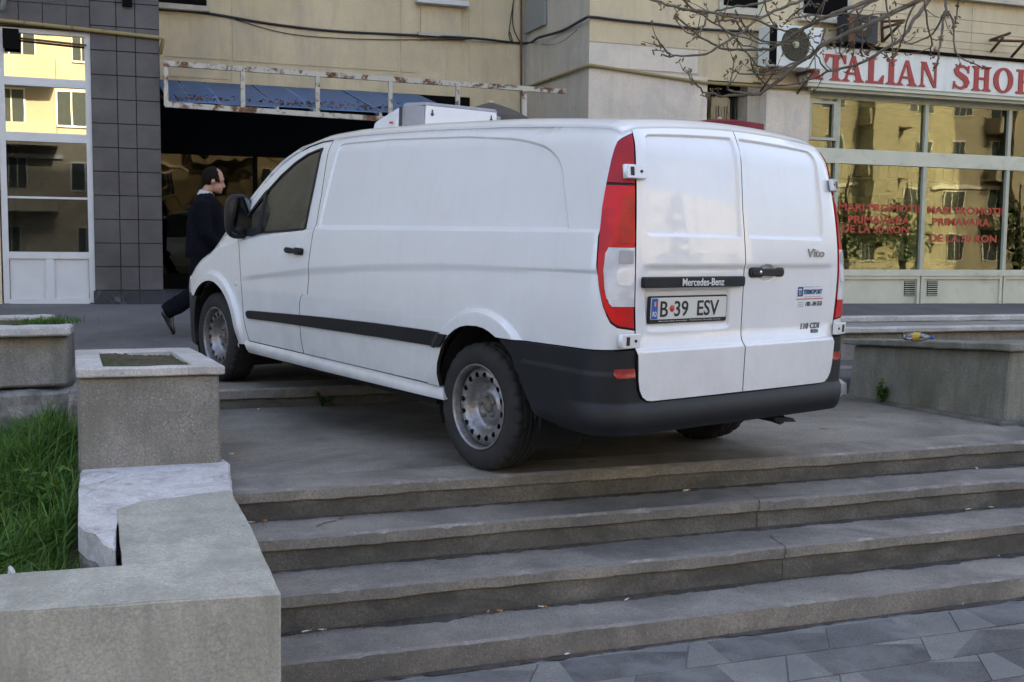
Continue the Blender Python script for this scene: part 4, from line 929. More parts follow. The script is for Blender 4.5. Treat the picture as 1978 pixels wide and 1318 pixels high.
# ---- refrigeration unit on the roof
M['unit'] = plain('unit_white', (.74, .74, .75), .4, 0, .05, 4); M['unit_grey'] = plain('unit_grey', (.30, .30, .32), .6, 0, .1); M['unit_dark'] = plain('unit_grille', (.05, .05, .055), .7)
fu = empty('cooling_unit', (0, 0, 0), van)
zt, zb_ = 2.015, 1.84
def slabc(name, plan, z0, top, m, bevel=.008, seg=2, draft=.0):
    bm = bmesh.new(); cx = sum(p[0] for p in plan)/len(plan); cy = sum(p[1] for p in plan)/len(plan); n = len(plan)
    bo = [bm.verts.new((x, y, z0)) for x, y in plan]; to = [bm.verts.new((cx+(x-cx)*(1-draft), cy+(y-cy)*(1-draft), top(x, y) if callable(top) else top)) for x, y in plan]
    bm.faces.new(bo); bm.faces.new(to)
    for i_ in range(n): bm.faces.new((bo[i_], bo[(i_+1) % n], to[(i_+1) % n], to[i_]))
    bmesh.ops.recalc_face_normals(bm, faces=bm.faces)
    if bevel: bev(bm, bevel, seg)
    return frombm(name, bm, M[m], fu)
slabc('rear_cover', [(1.47, .30), (1.47, -.275), (1.60, -.275), (1.60, .30)], zb_, zt-.012, 'unit', .006, 2, .01)
slabc('side_grille', [(1.478, .302), (1.565, .395), (1.60, .395), (1.602, .302)], zb_+.03, zt-.014, 'unit_grey', .003, 1)
slabc('end_cap', [(1.478, -.277), (1.54, -.36), (1.60, -.36), (1.602, -.277)], zb_, zt-.03, 'unit_grey', .006, 2)
slabc('side_vent', [(1.605, .39), (1.605, -.30), (1.645, -.30), (1.645, .392)], zb_, zt-.02, 'unit_dark', .003, 1)
slabc('front_cover', [(1.65, .405), (1.65, -.32), (2.02, -.30), (2.02, .37)], zb_-.03, lambda x, y: zt-.018 if x < 1.8 else zt-.10, 'unit', .03, 3, .04)
slabc('lid', [(1.475, .31), (1.475, -.285), (1.66, -.34), (1.66, .36)], zt-.0115, zt+.010, 'unit_grey', .004, 1, .06)
for y_ in (.25, -.225):
    bm = bmesh.new(); tube(bm, [(1.478, y_, zt-.065), (1.466, y_, zt-.065)], .011, 10); bbox(bm, 1.4665, 1.478, y_-.004, y_+.004, zt-.06, zt-.035); frombm('keyhole', bm, M['unit_dark'], fu)
bm = bmesh.new(); bbox(bm, 1.70, 1.74, .4005, .4045, zb_+.05, zb_+.062); frombm('red_mark', bm, M['redp'], fu)
# ================================================================== apartment building with shops
YF, YB = 14.0, 16.45
M['stucco'] = stone('beige_stucco', (.68, .565, .365), .13, 1.1, .92, 55, .5, (.46, .395, .285), 1.3, .57, None, (1.5, 1.5, .5), .18, .004, 0, .32)
M['stucco2'] = stone('pale_stucco', (.76, .67, .555), .09, 1.6, .92, 70, .6, (.50, .46, .41), 1.8, .58, None, None, .25, .004, 0, .35)
M['stucco3'] = stone('grey_stucco', (.60, .535, .43), .10, 1.2, .92, 60, .5, (.38, .35, .31), 1.2, .58, None, None, .2, .004, 0, .45)
M['joint'] = plain('joint_dark', (.042, .038, .037), .95)
M['tile'] = stone('grey_cladding_tile', (.098, .090, .092), .28, 1.6, .45, 30, .15, (.15, .14, .14), 1.3, .62, None, None, .2)
M['marble'] = stone('dark_marble', (.055, .055, .065), .3, 3, .3, 30, .1, (.30, .30, .31), 5, .63)
M['pvc'] = plain('white_pvc', (.60, .60, .60), .4, 0, .05, 5)
M['alu'] = stone('cream_frame', (.62, .61, .48), .10, 1.5, .5, 80, .15, (.30, .30, .23), 2, .62, None, None, .1)
M['aluf'] = stone('grey_green_frame', (.48, .48, .38), .12, 2, .45, 80, .15, (.22, .23, .18), 2, .6, None, None, .1)
M['mirrorglass'] = glass('mirrored_pane', (.22, .20, .14), .72, .02, 1.1, 0, (1, .93, .72))
M['lowglass'] = glass('street_pane', (.50, .52, .52), .06, .02, 1.0, 0, (.62, .66, .72))
M['shopglass'] = glass('shop_pane', (.80, .82, .70), .10, .085, 1.3, 0, (.50, .50, .38))
M['bronze'] = glass('bronze_pane', (.25, .20, .12), .05, .34, 1.2, 0, (.36, .32, .22))
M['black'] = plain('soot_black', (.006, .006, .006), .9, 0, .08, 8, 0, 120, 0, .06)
M['room'] = plain('dim_room', (.50, .47, .38), .9, 0, .2)
def rust_mat(name, c, thr):
    m, nt, b = newmat(name)
    f = ramp(nt, noise(nt, 7, 8, .7, dist=.5), [(thr-.03, 0), (thr+.05, 1)])
    nt.links.new(mix(nt, f, c, ramp(nt, noise(nt, 30, 4, .6), [(.3, (.07, .03, .015)), (.7, (.19, .085, .04))])), b.inputs['Base Color'])
    setp(b, rough=.8); bump(nt, b, f, .4, .003); return m
M['rustframe'] = rust_mat('rusty_cream_paint', (.50, .46, .38), .53)
M['rust'] = rust_mat('rusted_iron', (.10, .06, .04), .45)
M['pipe'] = rust_mat('old_yellow_pipe', (.27, .21, .08), .62)
M['cable'] = plain('black_cable', (.014, .015, .02), .6)
M['plate_metal'] = rust_mat('grey_sheet_metal', (.27, .275, .255), .70)

bld = empty('apartment_building', (6.2, 14, .4)); put(bld, 'beige apartment block with ground floor shops behind the van', 'building')
BO = Vector(bld.location)
def bb(name, x0, x1, y0, y1, z0, z1, m, parent=bld, bevel=0):
    o = box(name, x0-BO.x, x1-BO.x, y0-BO.y, y1-BO.y, z0-BO.z, z1-BO.z, m, parent, bevel); return o
def X14(px, py=400, y=YF): return XY(px, py, y)[0]
def Z14(px, py, y=YF): return XY(px, py, y)[1]
XP0, XP1 = X14(181, 400), X14(313, 400)          # tiled pillar
XC = X14(1138, 100)                                # corner of the projecting wing
XN0, XN1 = X14(1365, 190), X14(1453, 190)          # niche window
XJ = X14(1476, 200); XS = X14(1559, 220)           # pilaster, shop
TOPZ = 36.4
bb('wall', -40, -1.06, YF, 17.5, -.5, TOPZ, M['stucco'])
bb('wall', -1.06, XP1, YF+.30, 17.5, 3.60, TOPZ, M['stucco3'])
bb('wall', XP0-.02, XP1-.03, YF+.03, 17.0, -.5, 3.62, M['tile'])
bb('wall', XP1-.03, XC, YB, 17.6, 3.42, TOPZ, M['stucco'])
PX = X14(905, 210, YB)
bb('wall', PX, XC, YB-.005, 17.6, -.5, 3.425, M['stucco'])
bb('wall', XC, XN0, YF, 17.6, -.5, TOPZ, M['stucco3'])
zn = Z14(1400, 157)
bb('wall', XN0, XN1, YF+.002, 17.6, zn, TOPZ, M['stucco'])
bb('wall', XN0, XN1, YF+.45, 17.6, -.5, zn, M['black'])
bb('wall', XN1, XJ, YF+.12, 17.6, -.5, zn+.02, M['stucco3'])
bb('wall', XN1, 45, YF+.004, 17.6, zn+.021, TOPZ, M['stucco'])
bb('pilaster', XJ, XS, YF-.06, YF+.4, -.5, zn+.02, M['stucco2'])
bb('wall', 20, 45, YF, 17.6, -.5, zn, M['stucco'])
bb('core', -40, 45, 17.6, 30, -.5, TOPZ, M['stucco'])
# front skins: paler render below the gas pipe, beige above it
zp_ = Z14(1137, 128)
bb('render', XC-.004, XN0+.0, YF-.014, YF-.001, -.4, zp_-.04, M['stucco2'])
bb('render', XC-.004, X14(1347, 130), YF-.012, YF-.001, zp_+.0, Z14(1140, 82), M['stucco2'])
bb('render', XC-.004, XN0, YF-.010, YF-.001, Z14(1140, 80), 8, M['stucco'])
bb('render', X14(1347, 130)+.004, XN1, YF-.008, YF-.001, zn, Z14(1140, 81.5), M['stucco'])
# scored plaster fields of the recessed wall
def field(px0, px1, py0, py1, m='stucco', d=.012): 
    x0, z1 = XY(px0, py0, YB); x1, _ = XY(px1, py0, YB); _, z0 = XY((px0+px1)/2, py1, YB); bb('plaster_field', x0, x1, YB-d, YB-.001, z0, z1, M[m])
field(447, 768, -90, 128); field(300, 441, -90, 112); field(774, 806, -90, 140); field(447, 806, 135, 175, 'stucco', .010); field(300, 441, 118, 150, 'stucco', .010)
field(906, 1003, -90, 82); field(906, 1003, 88, 225, 'stucco', .010)
# window breast and sills at the top of the recess
def wallbox(name, px0, px1, py0, py1, y0, y1, m, yref=None):
    yr = yref if yref else y1; x0, za = XY(px0, (py0+py1)/2, yr); x1, _ = XY(px1, (py0+py1)/2, yr); _, zt = XY((px0+px1)/2, py0, yr); _, zb = XY((px0+px1)/2, py1, yr)
    return bb(name, x0, x1, y0, y1, zb, zt, M[m])
wallbox('window_breast', 812, 890, 15, 66, YB-.03, YB-.015, 'stucco', YB); wallbox('window_sill', 806, 898, 66, 73, YB-.10, YB-.001, 'stucco3', YB); wallbox('window_sill', 800, 900, 2, 12, YB-.16, YB-.001, 'pvc', YB)
wn = wallbox('window', 815, 892, -80, 2, YB-.05, YB-.001, 'lowglass', YB)
wallbox('window_sill', 300, 404, 12, 22, YB-.14, YB-.001, 'stucco3', YB); wallbox('window', 300, 398, -80, 12, YB-.05, YB-.001, 'black', YB)
# niche window with grille
wn = bb('niche_window', XN0+.02, XN1-.02, YF+.36, YF+.40, -.2, zn-.02, M['lowglass'])
for i in range(5):
    bb('grille_bar', XN0+.1+i*.14, XN0+.112+i*.14, YF+.32, YF+.334, -.2, zn-.30, M['rust'])
for i in range(8): bb('grille_bar', XN0+.03, XN1-.03, YF+.318, YF+.330, 1.2+i*.26, 1.21+i*.26, M['rust'])
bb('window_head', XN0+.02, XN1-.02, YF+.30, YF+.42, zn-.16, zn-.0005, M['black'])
# tiled pillar: real tiles with open joints
pil = bb('tiled_pillar', XP0, XP1, YF+.004, YF+.03, .2, 4.9, M['joint'])
jx = [XP0]+[X14(p, 300) for p in (229, 265)]+[XP1]
zs = [Z14(250, 561)]; th = (Z14(250, 148)-zs[0])/9.0
while zs[-1] < 4.6: zs.append(zs[-1]+th)
rt = random.Random(5)
for r_ in range(len(zs)-1):
    for c_ in range(3):
        bm = bmesh.new(); d = rt.uniform(0, .004); bbox(bm, jx[c_]+.0045, jx[c_+1]-.0045, YF-.014-d, YF+.004, zs[r_]+.0045, zs[r_+1]-.0045); bev(bm, .002)
        for v in bm.verts: v.co -= BO
        frombm('cladding_tile', bm, M['tile'], pil)
for c_ in range(3):
    bm = bmesh.new(); bbox(bm, jx[c_]+(.002 if c_ else -.02), jx[c_+1]-.002+(.03 if c_ == 2 else 0), YF-.03, YF+.004, .3, zs[0]-.003)
    for v in bm.verts: v.co -= BO
    frombm('skirting_slab', bm, M['marble'], pil)
# return face of the pillar into the recess
bb('pillar_return', XP1-.028, XP1-.001, YF+.031, YB, .2, 3.42, M['tile'])
# left shop: white window
wx0, wx1 = X14(3, 300), X14(179, 300); zw0 = Z14(90, 586); zw = lambda py: Z14(90, py)
fas = bb('tiled_fascia', -1.06, XP0-.003, YF+.004, YF+.30, zw(56), 4.9, M['joint'])
for r_ in range(5):
    for c_ in range(4):
        a = -1.06+c_*(XP0+1.06)/4; b = a+(XP0+1.06)/4; z_ = zw(55)+r_*.272
        if z_ > 4.7: continue
        bm = bmesh.new(); bbox(bm, a+.003, b-.003, YF-.012-rt.uniform(0, .004), YF+.004, z_+.003, min(z_+.269, 4.88)); bev(bm, .002)
        for v in bm.verts: v.co -= BO
        frombm('cladding_tile', bm, M['tile'], fas)
sw = bb('white_shop_window', wx0-.02, wx0+.045, YF+.02, YF+.10, zw0, zw(57), M['pvc'])
def pv(name, x0, x1, za, zb, y0=.02, y1=.10, m='pvc', parent=sw): return bb(name, x0, x1, YF+y0, YF+y1, za, zb, M[m], parent)
pv('jamb', wx1-.065, wx1+.004, zw0, zw(57)); 
for a, b in ((167, 151), (274, 257), (500, 487), (588, 578)): pv('rail', wx0+.0455, wx1-.0655, zw(a), zw(b), .022, .098)
pv('rail', wx0+.0455, wx1-.0655, zw(66), zw(57), .022, .098)
pv('pane', wx0+.0455, wx1-.0655, zw(151)+.001, zw(66)-.001, .06, .066, 'mirrorglass'); pv('pane', wx0+.0455, wx1-.0655, zw(257)+.001, zw(167)-.001, .06, .066, 'mirrorglass')
pv('pane', wx0+.0455, wx1-.0655, zw(487)+.001, zw(274)-.001, .06, .066, 'lowglass'); pv('glazing_bar', wx0+.0455, wx1-.0655, zw(384), zw(380), .052, .0585)
xm = X14(97, 540)
for a, b in ((wx0+.05, xm-.045), (xm+.045, wx1-.07)): pv('infill_panel', a, b, zw(578)+.001, zw(500)-.001, .05, .07)
pv('panel_mullion', xm-.0445, xm+.0445, zw(578)+.001, zw(500)-.001, .024, .072)
bb('room', -1.0, XP0, YF+1.6, YF+1.65, -.2, 3.6, M['room'])
bb('room', -1.0, XP0, YF+.15, YF+1.6, 3.54, 3.59, M['room'])
# entrance recess under the glass roof
zf = Z14(420, 300, YB)
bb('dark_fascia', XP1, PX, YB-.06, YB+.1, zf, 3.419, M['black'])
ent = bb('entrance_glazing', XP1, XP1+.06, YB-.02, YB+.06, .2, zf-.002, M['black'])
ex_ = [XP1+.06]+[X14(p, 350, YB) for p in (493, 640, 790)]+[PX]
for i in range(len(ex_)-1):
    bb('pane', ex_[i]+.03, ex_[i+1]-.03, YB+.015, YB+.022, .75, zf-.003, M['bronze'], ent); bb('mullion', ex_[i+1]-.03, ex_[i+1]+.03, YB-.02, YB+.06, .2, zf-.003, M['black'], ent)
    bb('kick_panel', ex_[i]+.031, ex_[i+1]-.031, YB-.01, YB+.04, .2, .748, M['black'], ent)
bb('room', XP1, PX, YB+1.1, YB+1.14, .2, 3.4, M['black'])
# ---- right-hand shop
zs1 = lambda py: Z14(1700, py)
bx = [XS, X14(1613, 400), X14(1783, 400), X14(1943, 400)]; bx += [bx[3]+(bx[3]-bx[2]), bx[3]+2*(bx[3]-bx[2]), bx[3]+3*(bx[3]-bx[2])]
sf = bb('shop_front', XS, bx[-1], YF-.02, YF+.10, zs1(319), zs1(291), M['alu'])
bb('head_board', XS, bx[-1], YF+.02, YF+.12, zs1(197), zs1(176), M['aluf'], sf)
bb('sill_rail', XS, bx[-1], YF-.03, YF+.10, zs1(533), zs1(521), M['alu'], sf)
for i, x in enumerate(bx[1:-1]):
    bb('mullion', x-.032, x+.032, YF-.015, YF+.09, zs1(521)+.001, zs1(319)-.001, M['aluf'], sf); bb('mullion', x-.032, x+.032, YF-.012, YF+.09, zs1(291)+.001, zs1(197)-.001, M['aluf'], sf)
for i in range(len(bx)-1):
    a, b = bx[i]+.0325, bx[i+1]-.0325
    pu = bb('pane', a, b, YF+.035, YF+.041, zs1(291)+.001, zs1(197)-.001, M['shopglass'], sf); pl_ = bb('pane', a, b, YF+.035, YF+.041, zs1(521)+.001, zs1(319)-.001, M['shopglass'], sf)
    bb('kick_panel', a-.02, b+.02, YF+.02, YF+.09, .1, zs1(533)-.001, M['alu'], sf)
    # raised border of each panel
    z0_, z1_ = terz(a, 14)+.005, zs1(533)-.002
    bb('panel_border', a-.018, b+.018, YF-.012, YF+.0195, z1_-.05, z1_, M['alu'], sf)
    bb('panel_border', b-.03, b+.0185, YF-.0125, YF+.0193, .1, z1_-.0505, M['alu'], sf); bb('panel_border', a-.0185, a+.02, YF-.0125, YF+.0193, .1, z1_-.0505, M['alu'], sf)
for a, b in ((195, 271),):
    bb('casement', XS+.02, XS+.07, YF-.02, YF+.03, Z14(1585, b), Z14(1585, a), M['aluf'], sf); bb('casement', bx[1]-.09, bx[1]-.034, YF-.02, YF+.03, Z14(1585, b), Z14(1585, a), M['aluf'], sf)
    bb('casement', XS+.07, bx[1]-.09, YF-.019, YF+.03, Z14(1585, a)-.04, Z14(1585, a), M['aluf'], sf); bb('casement', XS+.07, bx[1]-.09, YF-.019, YF+.03, Z14(1585, b), Z14(1585, b)+.04, M['aluf'], sf)
# louvred vents
for p0, p1 in ((1748, 1769), (1792, 1812)):
    x0, x1 = X14(p0, 557), X14(p1, 557); z0_, z1_ = Z14(1780, 572), Z14(1780, 543)
    vt_ = bb('vent', x0, x1, YF+.012, YF+.0196, z0_, z1_, M['black'], sf)
    for k in range(7):
        zz_ = z0_+(k+.5)*(z1_-z0_)/7; o = bb('louvre', x0, x1, YF-.002, YF+.012, zz_-.008, zz_+.006, M['aluf'], sf)
# room behind the shop glass with its display shelf
bb('room', XS, bx[-1], YF+2.6, YF+2.65, .1, 3.4, M['room']); bb('room', XS, bx[-1], YF+.11, YF+2.6, 3.3, 3.35, M['room']); bb('room', XS, bx[-1], YF+.11, YF+2.6, .2, .32, M['room'])
bb('display_shelf', bx[1]+.06, X14(1722, 510), YF+.12, YF+.6, Z14(1680, 517), Z14(1680, 509), M['pvc'], sf); bb('display_shelf', X14(1815, 512), X14(1922, 514), YF+.12, YF+.6, Z14(1870, 521), Z14(1870, 514), M['pvc'], sf)
# stock shelves at the back of the shop
rk = random.Random(44); M['stock'] = [plain('box_'+n_, c_, .8) for n_, c_ in (('white', (.6, .58, .52)), ('brown', (.25, .15, .08)), ('green', (.10, .22, .12)), ('dark', (.05, .05, .05)), ('red', (.35, .06, .05)))]
for i in range(9):
    xq = bx[1]+.1+i*.95; rkx = bb('stock_rack', xq, xq+.8, YF+1.9, YF+1.93, .32, 2.7, M['room'], sf)
    for j in range(5):
        bb('rack_shelf', xq, xq+.8, YF+1.55, YF+1.9, .55+j*.45, .57+j*.45, M['pvc'], sf)
        for q in range(4): bb('stock_box', xq+.02+q*.195, xq+.18+q*.195, YF+1.58, YF+1.88, .572+j*.45, .572+j*.45+rk.uniform(.1, .36), M['stock'][rk.randrange(5)], sf)
# red lettering on the panes
M['redvinyl'] = plain('red_vinyl', (.42, .045, .02), .5, 0, .05)
def winstr(s, px0, px1, py0, py1):
    x0, z0_ = XY(px0, py0, YF+.03); x1, z1_ = XY(px1, py1, YF+.03)
    Mx = Matrix.Translation(Vector(((x0+x1)/2, YF+.031, (z0_+z1_)/2))-BO) @ Matrix.Rotation(R(90), 4, 'X') @ Matrix.Identity(4)
    o = text_mesh('window_letter', s, .14, M['redvinyl'], sf, Mx, .0008, x1-x0, .004, 0, 'CENTER', abs(XY(px0, py0, YF)[1]-XY(px0, py0+15, YF)[1]))
    # every letter its own piece of vinyl
    bm = bmesh.new(); bm.from_mesh(o.data); bm.verts.ensure_lookup_table(); seen = set(); first = True
    for v0 in bm.verts:
        if v0.index in seen: continue
        st_ = [v0]; comp = set()
        while st_:
            v = st_.pop()
            if v.index in comp: continue
            comp.add(v.index); st_ += [e.other_vert(v) for e in v.link_edges]
        seen |= comp; ids = sorted(comp); mp = {a: i for i, a in enumerate(ids)}
        me = bpy.data.meshes.new('window_letter'); me.from_pydata([bm.verts[i].co[:] for i in ids], [], [[mp[v.index] for v in f.verts] for f in bm.faces if f.verts[0].index in comp]); me.update()
        q = link('window_letter', me, M['redvinyl'], sf); q.matrix_local = Mx
    bm.free(); bpy.data.objects.remove(o)
winstr('MARI PROMOTII', 1620, 1776, 398, 405); winstr('PRIMAVARA', 1638, 1758, 422, 428); winstr('MARI PROMOTII', 1792, 1937, 404, 411); winstr('PRIMAVARA', 1802, 1912, 426, 433); winstr('DE LA 50 RON', 1797, 1925, 458, 464); winstr('DE LA 50 RON', 1627, 1755, 440, 446)
# upper wall: cladding boards above the shop sign
zt0 = Z14(1780, 110)
zc_ = [zt0+.0, zt0+.16, zt0+.27, zt0+.42, zt0+.60, zt0+.80]
for i in range(len(zc_)-1):
    for j in range(3):
        bb('wall_board', 10.2+j*2.4, 10.2+(j+1)*2.4-.008, YF-.016, YF+.003, zc_[i]+.004, zc_[i+1]-.004, M['stucco'])
def darkwin(px0, px1, py0, py1):
    x0, z1_ = XY(px0, py0, YF); x1, z0_ = XY(px1, py1, YF); z0_ = XY((px0+px1)/2, py1, YF)[1]
    w_ = bb('upper_window', x0, x1, YF-.03, YF+.003, z0_, z1_, M['aluf']); bb('pane', x0+.06, x1-.06, YF-.036, YF-.031, z0_+.07, z1_-.05, M['black'], w_); bb('sill', x0-.04, x1+.04, YF-.12, YF-.0305, z0_-.05, z0_-.001, M['stucco3'], w_)
darkwin(1390, 1468, -60, 24); darkwin(1545, 1640, -60, 40); darkwin(1752, 2150, -60, 6)

# ---- shop sign (top-level thing)
M['signw'] = stone('sign_white', (.78, .79, .73), .06, 2, .5, 60, .1, (.55, .54, .48), 1.5, .60, None, None, .06, .002, 0, .30); M['signr'] = plain('sign_red', (.36, .035, .03), .5, 0, .06)
YS_ = 13.74
sx0, sx1 = X14(1562, 140, YS_), 16.0; sz0, sz1 = Z14(1700, 168, YS_), Z14(1700, 98, YS_)
sg_ = empty('shop_sign', (sx0, YS_, sz0)); put(sg_, 'long white shop sign with red serif letters above the right-hand windows', 'shop sign')
def sb(name, x0, x1, y0, y1, z0, z1, m): return box(name, x0-sx0, x1-sx0, y0-YS_, y1-YS_, z0-sz0, z1-sz0, M[m], sg_)
sb('sign_board', sx0, sx1, YS_, YF-.03, sz0, sz1, 'signw'); sb('top_cover', sx0+.15, sx1, YS_-.04, YF-.025, sz1+.001, sz1+.045, 'black'); sb('light_strip', sx0, sx1, YS_+.02, YF-.03, sz0-.055, sz0-.001, 'alu'); sb('soffit', sx0+.1, sx1, YS_+.07, YF-.025, sz0-.10, sz0-.056, 'aluf')
def stroke_poly(c, wd):
    """closed ribbon along a centre line with a width at each point"""
    c = np.array(c, float); t = np.gradient(c, axis=0); t /= np.linalg.norm(t, axis=1, keepdims=True); n = np.stack([-t[:, 1], t[:, 0]], 1); wd = np.array(wd)[:, None]/2
    a, b = c+n*wd, c-n*wd; return [[tuple(a[i]), tuple(a[i+1]), tuple(b[i+1]), tuple(b[i])] for i in range(len(c)-1)]
def serif(x0, x1, z, up): h = .055*up; return [[(x0, z), (x1, z), (x1, z+h), (x0, z+h)], [(x0+.045, z+h), (x1-.045, z+h), (x1-.085, z+h*2.0), (x0+.085, z+h*2.0)]]
def glyph(ch):
    st = .21
    if ch == 'I': return .40, [[(.10, .05), (.30, .05), (.30, .95), (.10, .95)]]+serif(0, .4, 0, 1)+serif(0, .4, 1, -1)
    if ch == 'T': return .80, [[(.295, .05), (.505, .05), (.505, .97), (.295, .97)], [(0, .90), (.8, .90), (.8, 1), (0, 1)], [(0, .66), (.05, .66), (.15, .90), (0, .90)], [(.75, .66), (.8, .66), (.8, .90), (.65, .90)]]+serif(.19, .61, 0, 1)
    if ch == 'A': return .86, [[(.09, .05), (.19, .05), (.43, .86), (.38, 1.0)], [(.38, 1.0), (.50, 1.0), (.79, .05), (.56, .05)], [(.22, .28), (.62, .28), (.60, .36), (.25, .36)]]+serif(0, .29, 0, 1)+serif(.47, .87, 0, 1)
    if ch == 'L': return .72, [[(.10, .05), (.31, .05), (.31, .95), (.10, .95)], [(.0, 0), (.70, 0), (.70, .09), (0, .09)], [(.70, .09), (.72, .34), (.66, .34), (.50, .09)]]+serif(0, .41, 1, -1)
    if ch == 'N': return .88, [[(.10, .05), (.19, .05), (.19, .95), (.10, .95)], [(.06, 1.0), (.30, 1.0), (.78, .0), (.66, .0)], [(.70, .0), (.79, .0), (.79, .95), (.70, .95)]]+serif(0, .29, 0, 1)+serif(.60, .88, 1, -1)
    if ch == 'H': return .86, [[(.10, .05), (.30, .05), (.30, .95), (.10, .95)], [(.56, .05), (.76, .05), (.76, .95), (.56, .95)], [(.30, .46), (.56, .46), (.56, .55), (.30, .55)]]+serif(0, .4, 0, 1)+serif(0, .4, 1, -1)+serif(.46, .86, 0, 1)+serif(.46, .86, 1, -1)
    if ch == 'E': return .72, [[(.10, .05), (.30, .05), (.30, .95), (.10, .95)], [(0, 0), (.7, 0), (.7, .09), (0, .09)], [(0, .91), (.66, .91), (.66, 1), (0, 1)], [(.30, .46), (.5, .46), (.5, .54), (.30, .54)], [(.5, .38), (.55, .38), (.55, .62), (.5, .62)], [(.7, .09), (.72, .32), (.66, .32), (.54, .09)], [(.66, .91), (.67, .70), (.61, .70), (.5, .91)]]
    if ch == 'O':
        out = []; n = 28
        for i in range(n):
            a, b = 2*math.pi*i/n, 2*math.pi*(i+1)/n
            f = lambda t, rx, ry: (.44+rx*math.cos(t), .5+ry*math.sin(t)); out.append([f(a, .42, .52), f(b, .42, .52), f(b, .21, .43), f(a, .21, .43)])
        return .88, out
    if ch == 'S':
        c = [(.60, .80), (.52, .90), (.38, .945), (.22, .90), (.15, .78), (.20, .65), (.36, .54), (.50, .44), (.57, .30), (.52, .14), (.36, .055), (.20, .09), (.09, .22)]
        return .68, stroke_poly(c, [.06, .08, .11, .15, .19, .21, .23, .23, .21, .16, .11, .08, .06])+[[(.585, .68), (.645, .68), (.645, 1.0), (.60, .97)], [(.04, .0), (.085, .03), (.12, .32), (.055, .32)]]
    return .4, []
LT = [('I', 1558, 1590), ('T', 1593, 1633), ('A', 1626, 1668), ('L', 1672, 1707), ('I', 1711, 1731), ('A', 1730, 1771), ('N', 1775, 1812), ('S', 1839, 1873), ('H', 1877, 1914), ('O', 1918, 1958), ('E', 1963, 1995), ('S', 2000, 2032)]
zl0, zl1 = Z14(1640, 158, YS_), Z14(1640, 108, YS_)
for ch, p0, p1 in LT:
    x0, x1 = X14(p0, 140, YS_), X14(p1, 140, YS_); wd, polys = glyph(ch)
    bm = bmesh.new()
    for i, pl0 in enumerate(polys):
        q = [(x0-sx0+u/wd*(x1-x0), zl0-sz0+v*(zl1-zl0)) for u, v in pl0]; yf_ = -.016-.0003*(i % 9)
        ar = sum(q[k][0]*q[(k+1) % len(q)][1]-q[(k+1) % len(q)][0]*q[k][1] for k in range(len(q)))
        if ar < 0: q = q[::-1]
        fr = [bm.verts.new((x, yf_, z)) for x, z in q]; bk = [bm.verts.new((x, -.001, z)) for x, z in q]; bm.faces.new(fr)
        for k in range(len(q)): bm.faces.new((fr[k], bk[k], bk[(k+1) % len(q)], fr[(k+1) % len(q)]))
    frombm('sign_letter', bm, M['signr'], sg_)
# ---- air conditioners and brackets
def air_con(name, px0, px1, py0, py1, y, label, body, dark):
    x0, z1_ = XY(px0, (py0+py1)/2, y)[0], XY((px0+px1)/2, py0, y)[1]; x1, z0_ = XY(px1, (py0+py1)/2, y)[0], XY((px0+px1)/2, py1, y)[1]
    a = empty(name, (x0, y, z0_)); put(a, label, 'air conditioner'); w_, h_ = x1-x0, z1_-z0_
    box('casing', .0, w_, 0, .30, 0, h_, M[body], a, .012); box('side_panel', -.004, .11, -.006, .004, .02, h_-.02, M['black' if not dark else 'rust'], a)
    bm = bmesh.new(); r_ = min(.235, h_*.40); cx, cz_ = w_*.47, h_*.55
    lathe(bm, [(r_, -.002), (r_, -.012), (r_-.012, -.014)], 40, 'Y', (cx, 0, cz_)); lathe(bm, [(r_-.01, -.004), (0.001, -.004)], 40, 'Y', (cx, 0, cz_)); frombm('fan_recess', bm, M['fan'], a)
    bm = bmesh.new()
    for k in range(14):
        an = math.pi*2*k/14; tube(bm, [(cx+.04*math.cos(an), -.016, cz_+.04*math.sin(an)), (cx+(r_-.005)*math.cos(an), -.014, cz_+(r_-.005)*math.sin(an))], .0028, 5)
    for q in (.3, .5, .7, .88): tube(bm, [(cx+r_*q*math.cos(t), -.018, cz_+r_*q*math.sin(t)) for t in np.linspace(0, 2*math.pi, 33)], .0026, 5, False)
    frombm('fan_guard', bm, M['fanbar'], a)
    bm = bmesh.new(); lathe(bm, [(0, -.026), (.05, -.024), (.055, -.015)], 20, 'Y', (cx, 0, cz_)); frombm('fan_cap', bm, M['fancap'], a)
    if not dark: box('rating_label', w_*.80, w_*.93, -.003, -.0005, h_*.60, h_*.85, M['whitep'], a); box('label_print', w_*.815, w_*.915, -.0045, -.0032, h_*.63, h_*.66, M['bluep'], a); box('label_print', w_*.815, w_*.915, -.0045, -.0032, h_*.78, h_*.81, M['bluep'], a)
    for q in (.12, .82): 
        bm = bmesh.new(); bbox(bm, w_*q, w_*q+.035, -.03, .42, -.04, -.003); tube(bm, [(w_*q+.017, .0, -.03), (w_*q+.017, .40, -.30)], .014, 6); frombm('wall_bracket', bm, M['rust'], a)
M['fan'] = plain('fan_olive', (.06, .055, .03), .7); M['fanbar'] = plain('fan_wire', (.09, .085, .05), .6); M['fancap'] = plain('fan_cap', (.40, .40, .27), .6); M['acw'] = plain('ac_white', (.66, .68, .62), .5, 0, .06, 3); M['acd'] = plain('ac_dark', (.03, .03, .035), .6)
air_con('air_conditioner', 1487, 1590, 50, 131, 13.55, 'white air conditioner with round fan at the left end of the shop sign', 'acw', False)
air_con('air_conditioner', 1640, 1697, 28, 83, 13.6, 'dark air conditioner box hung above the red sign lettering', 'acd', True)
def bracket(pts, label):
    bm = bmesh.new()
    for a, b in pts: tube(bm, [onY(*a), onY(*b)], .022, 6)
    b_ = frombm('iron_bracket', bm, M['rust']); put(b_, label, 'bracket', 'rusty iron brackets above the sign')
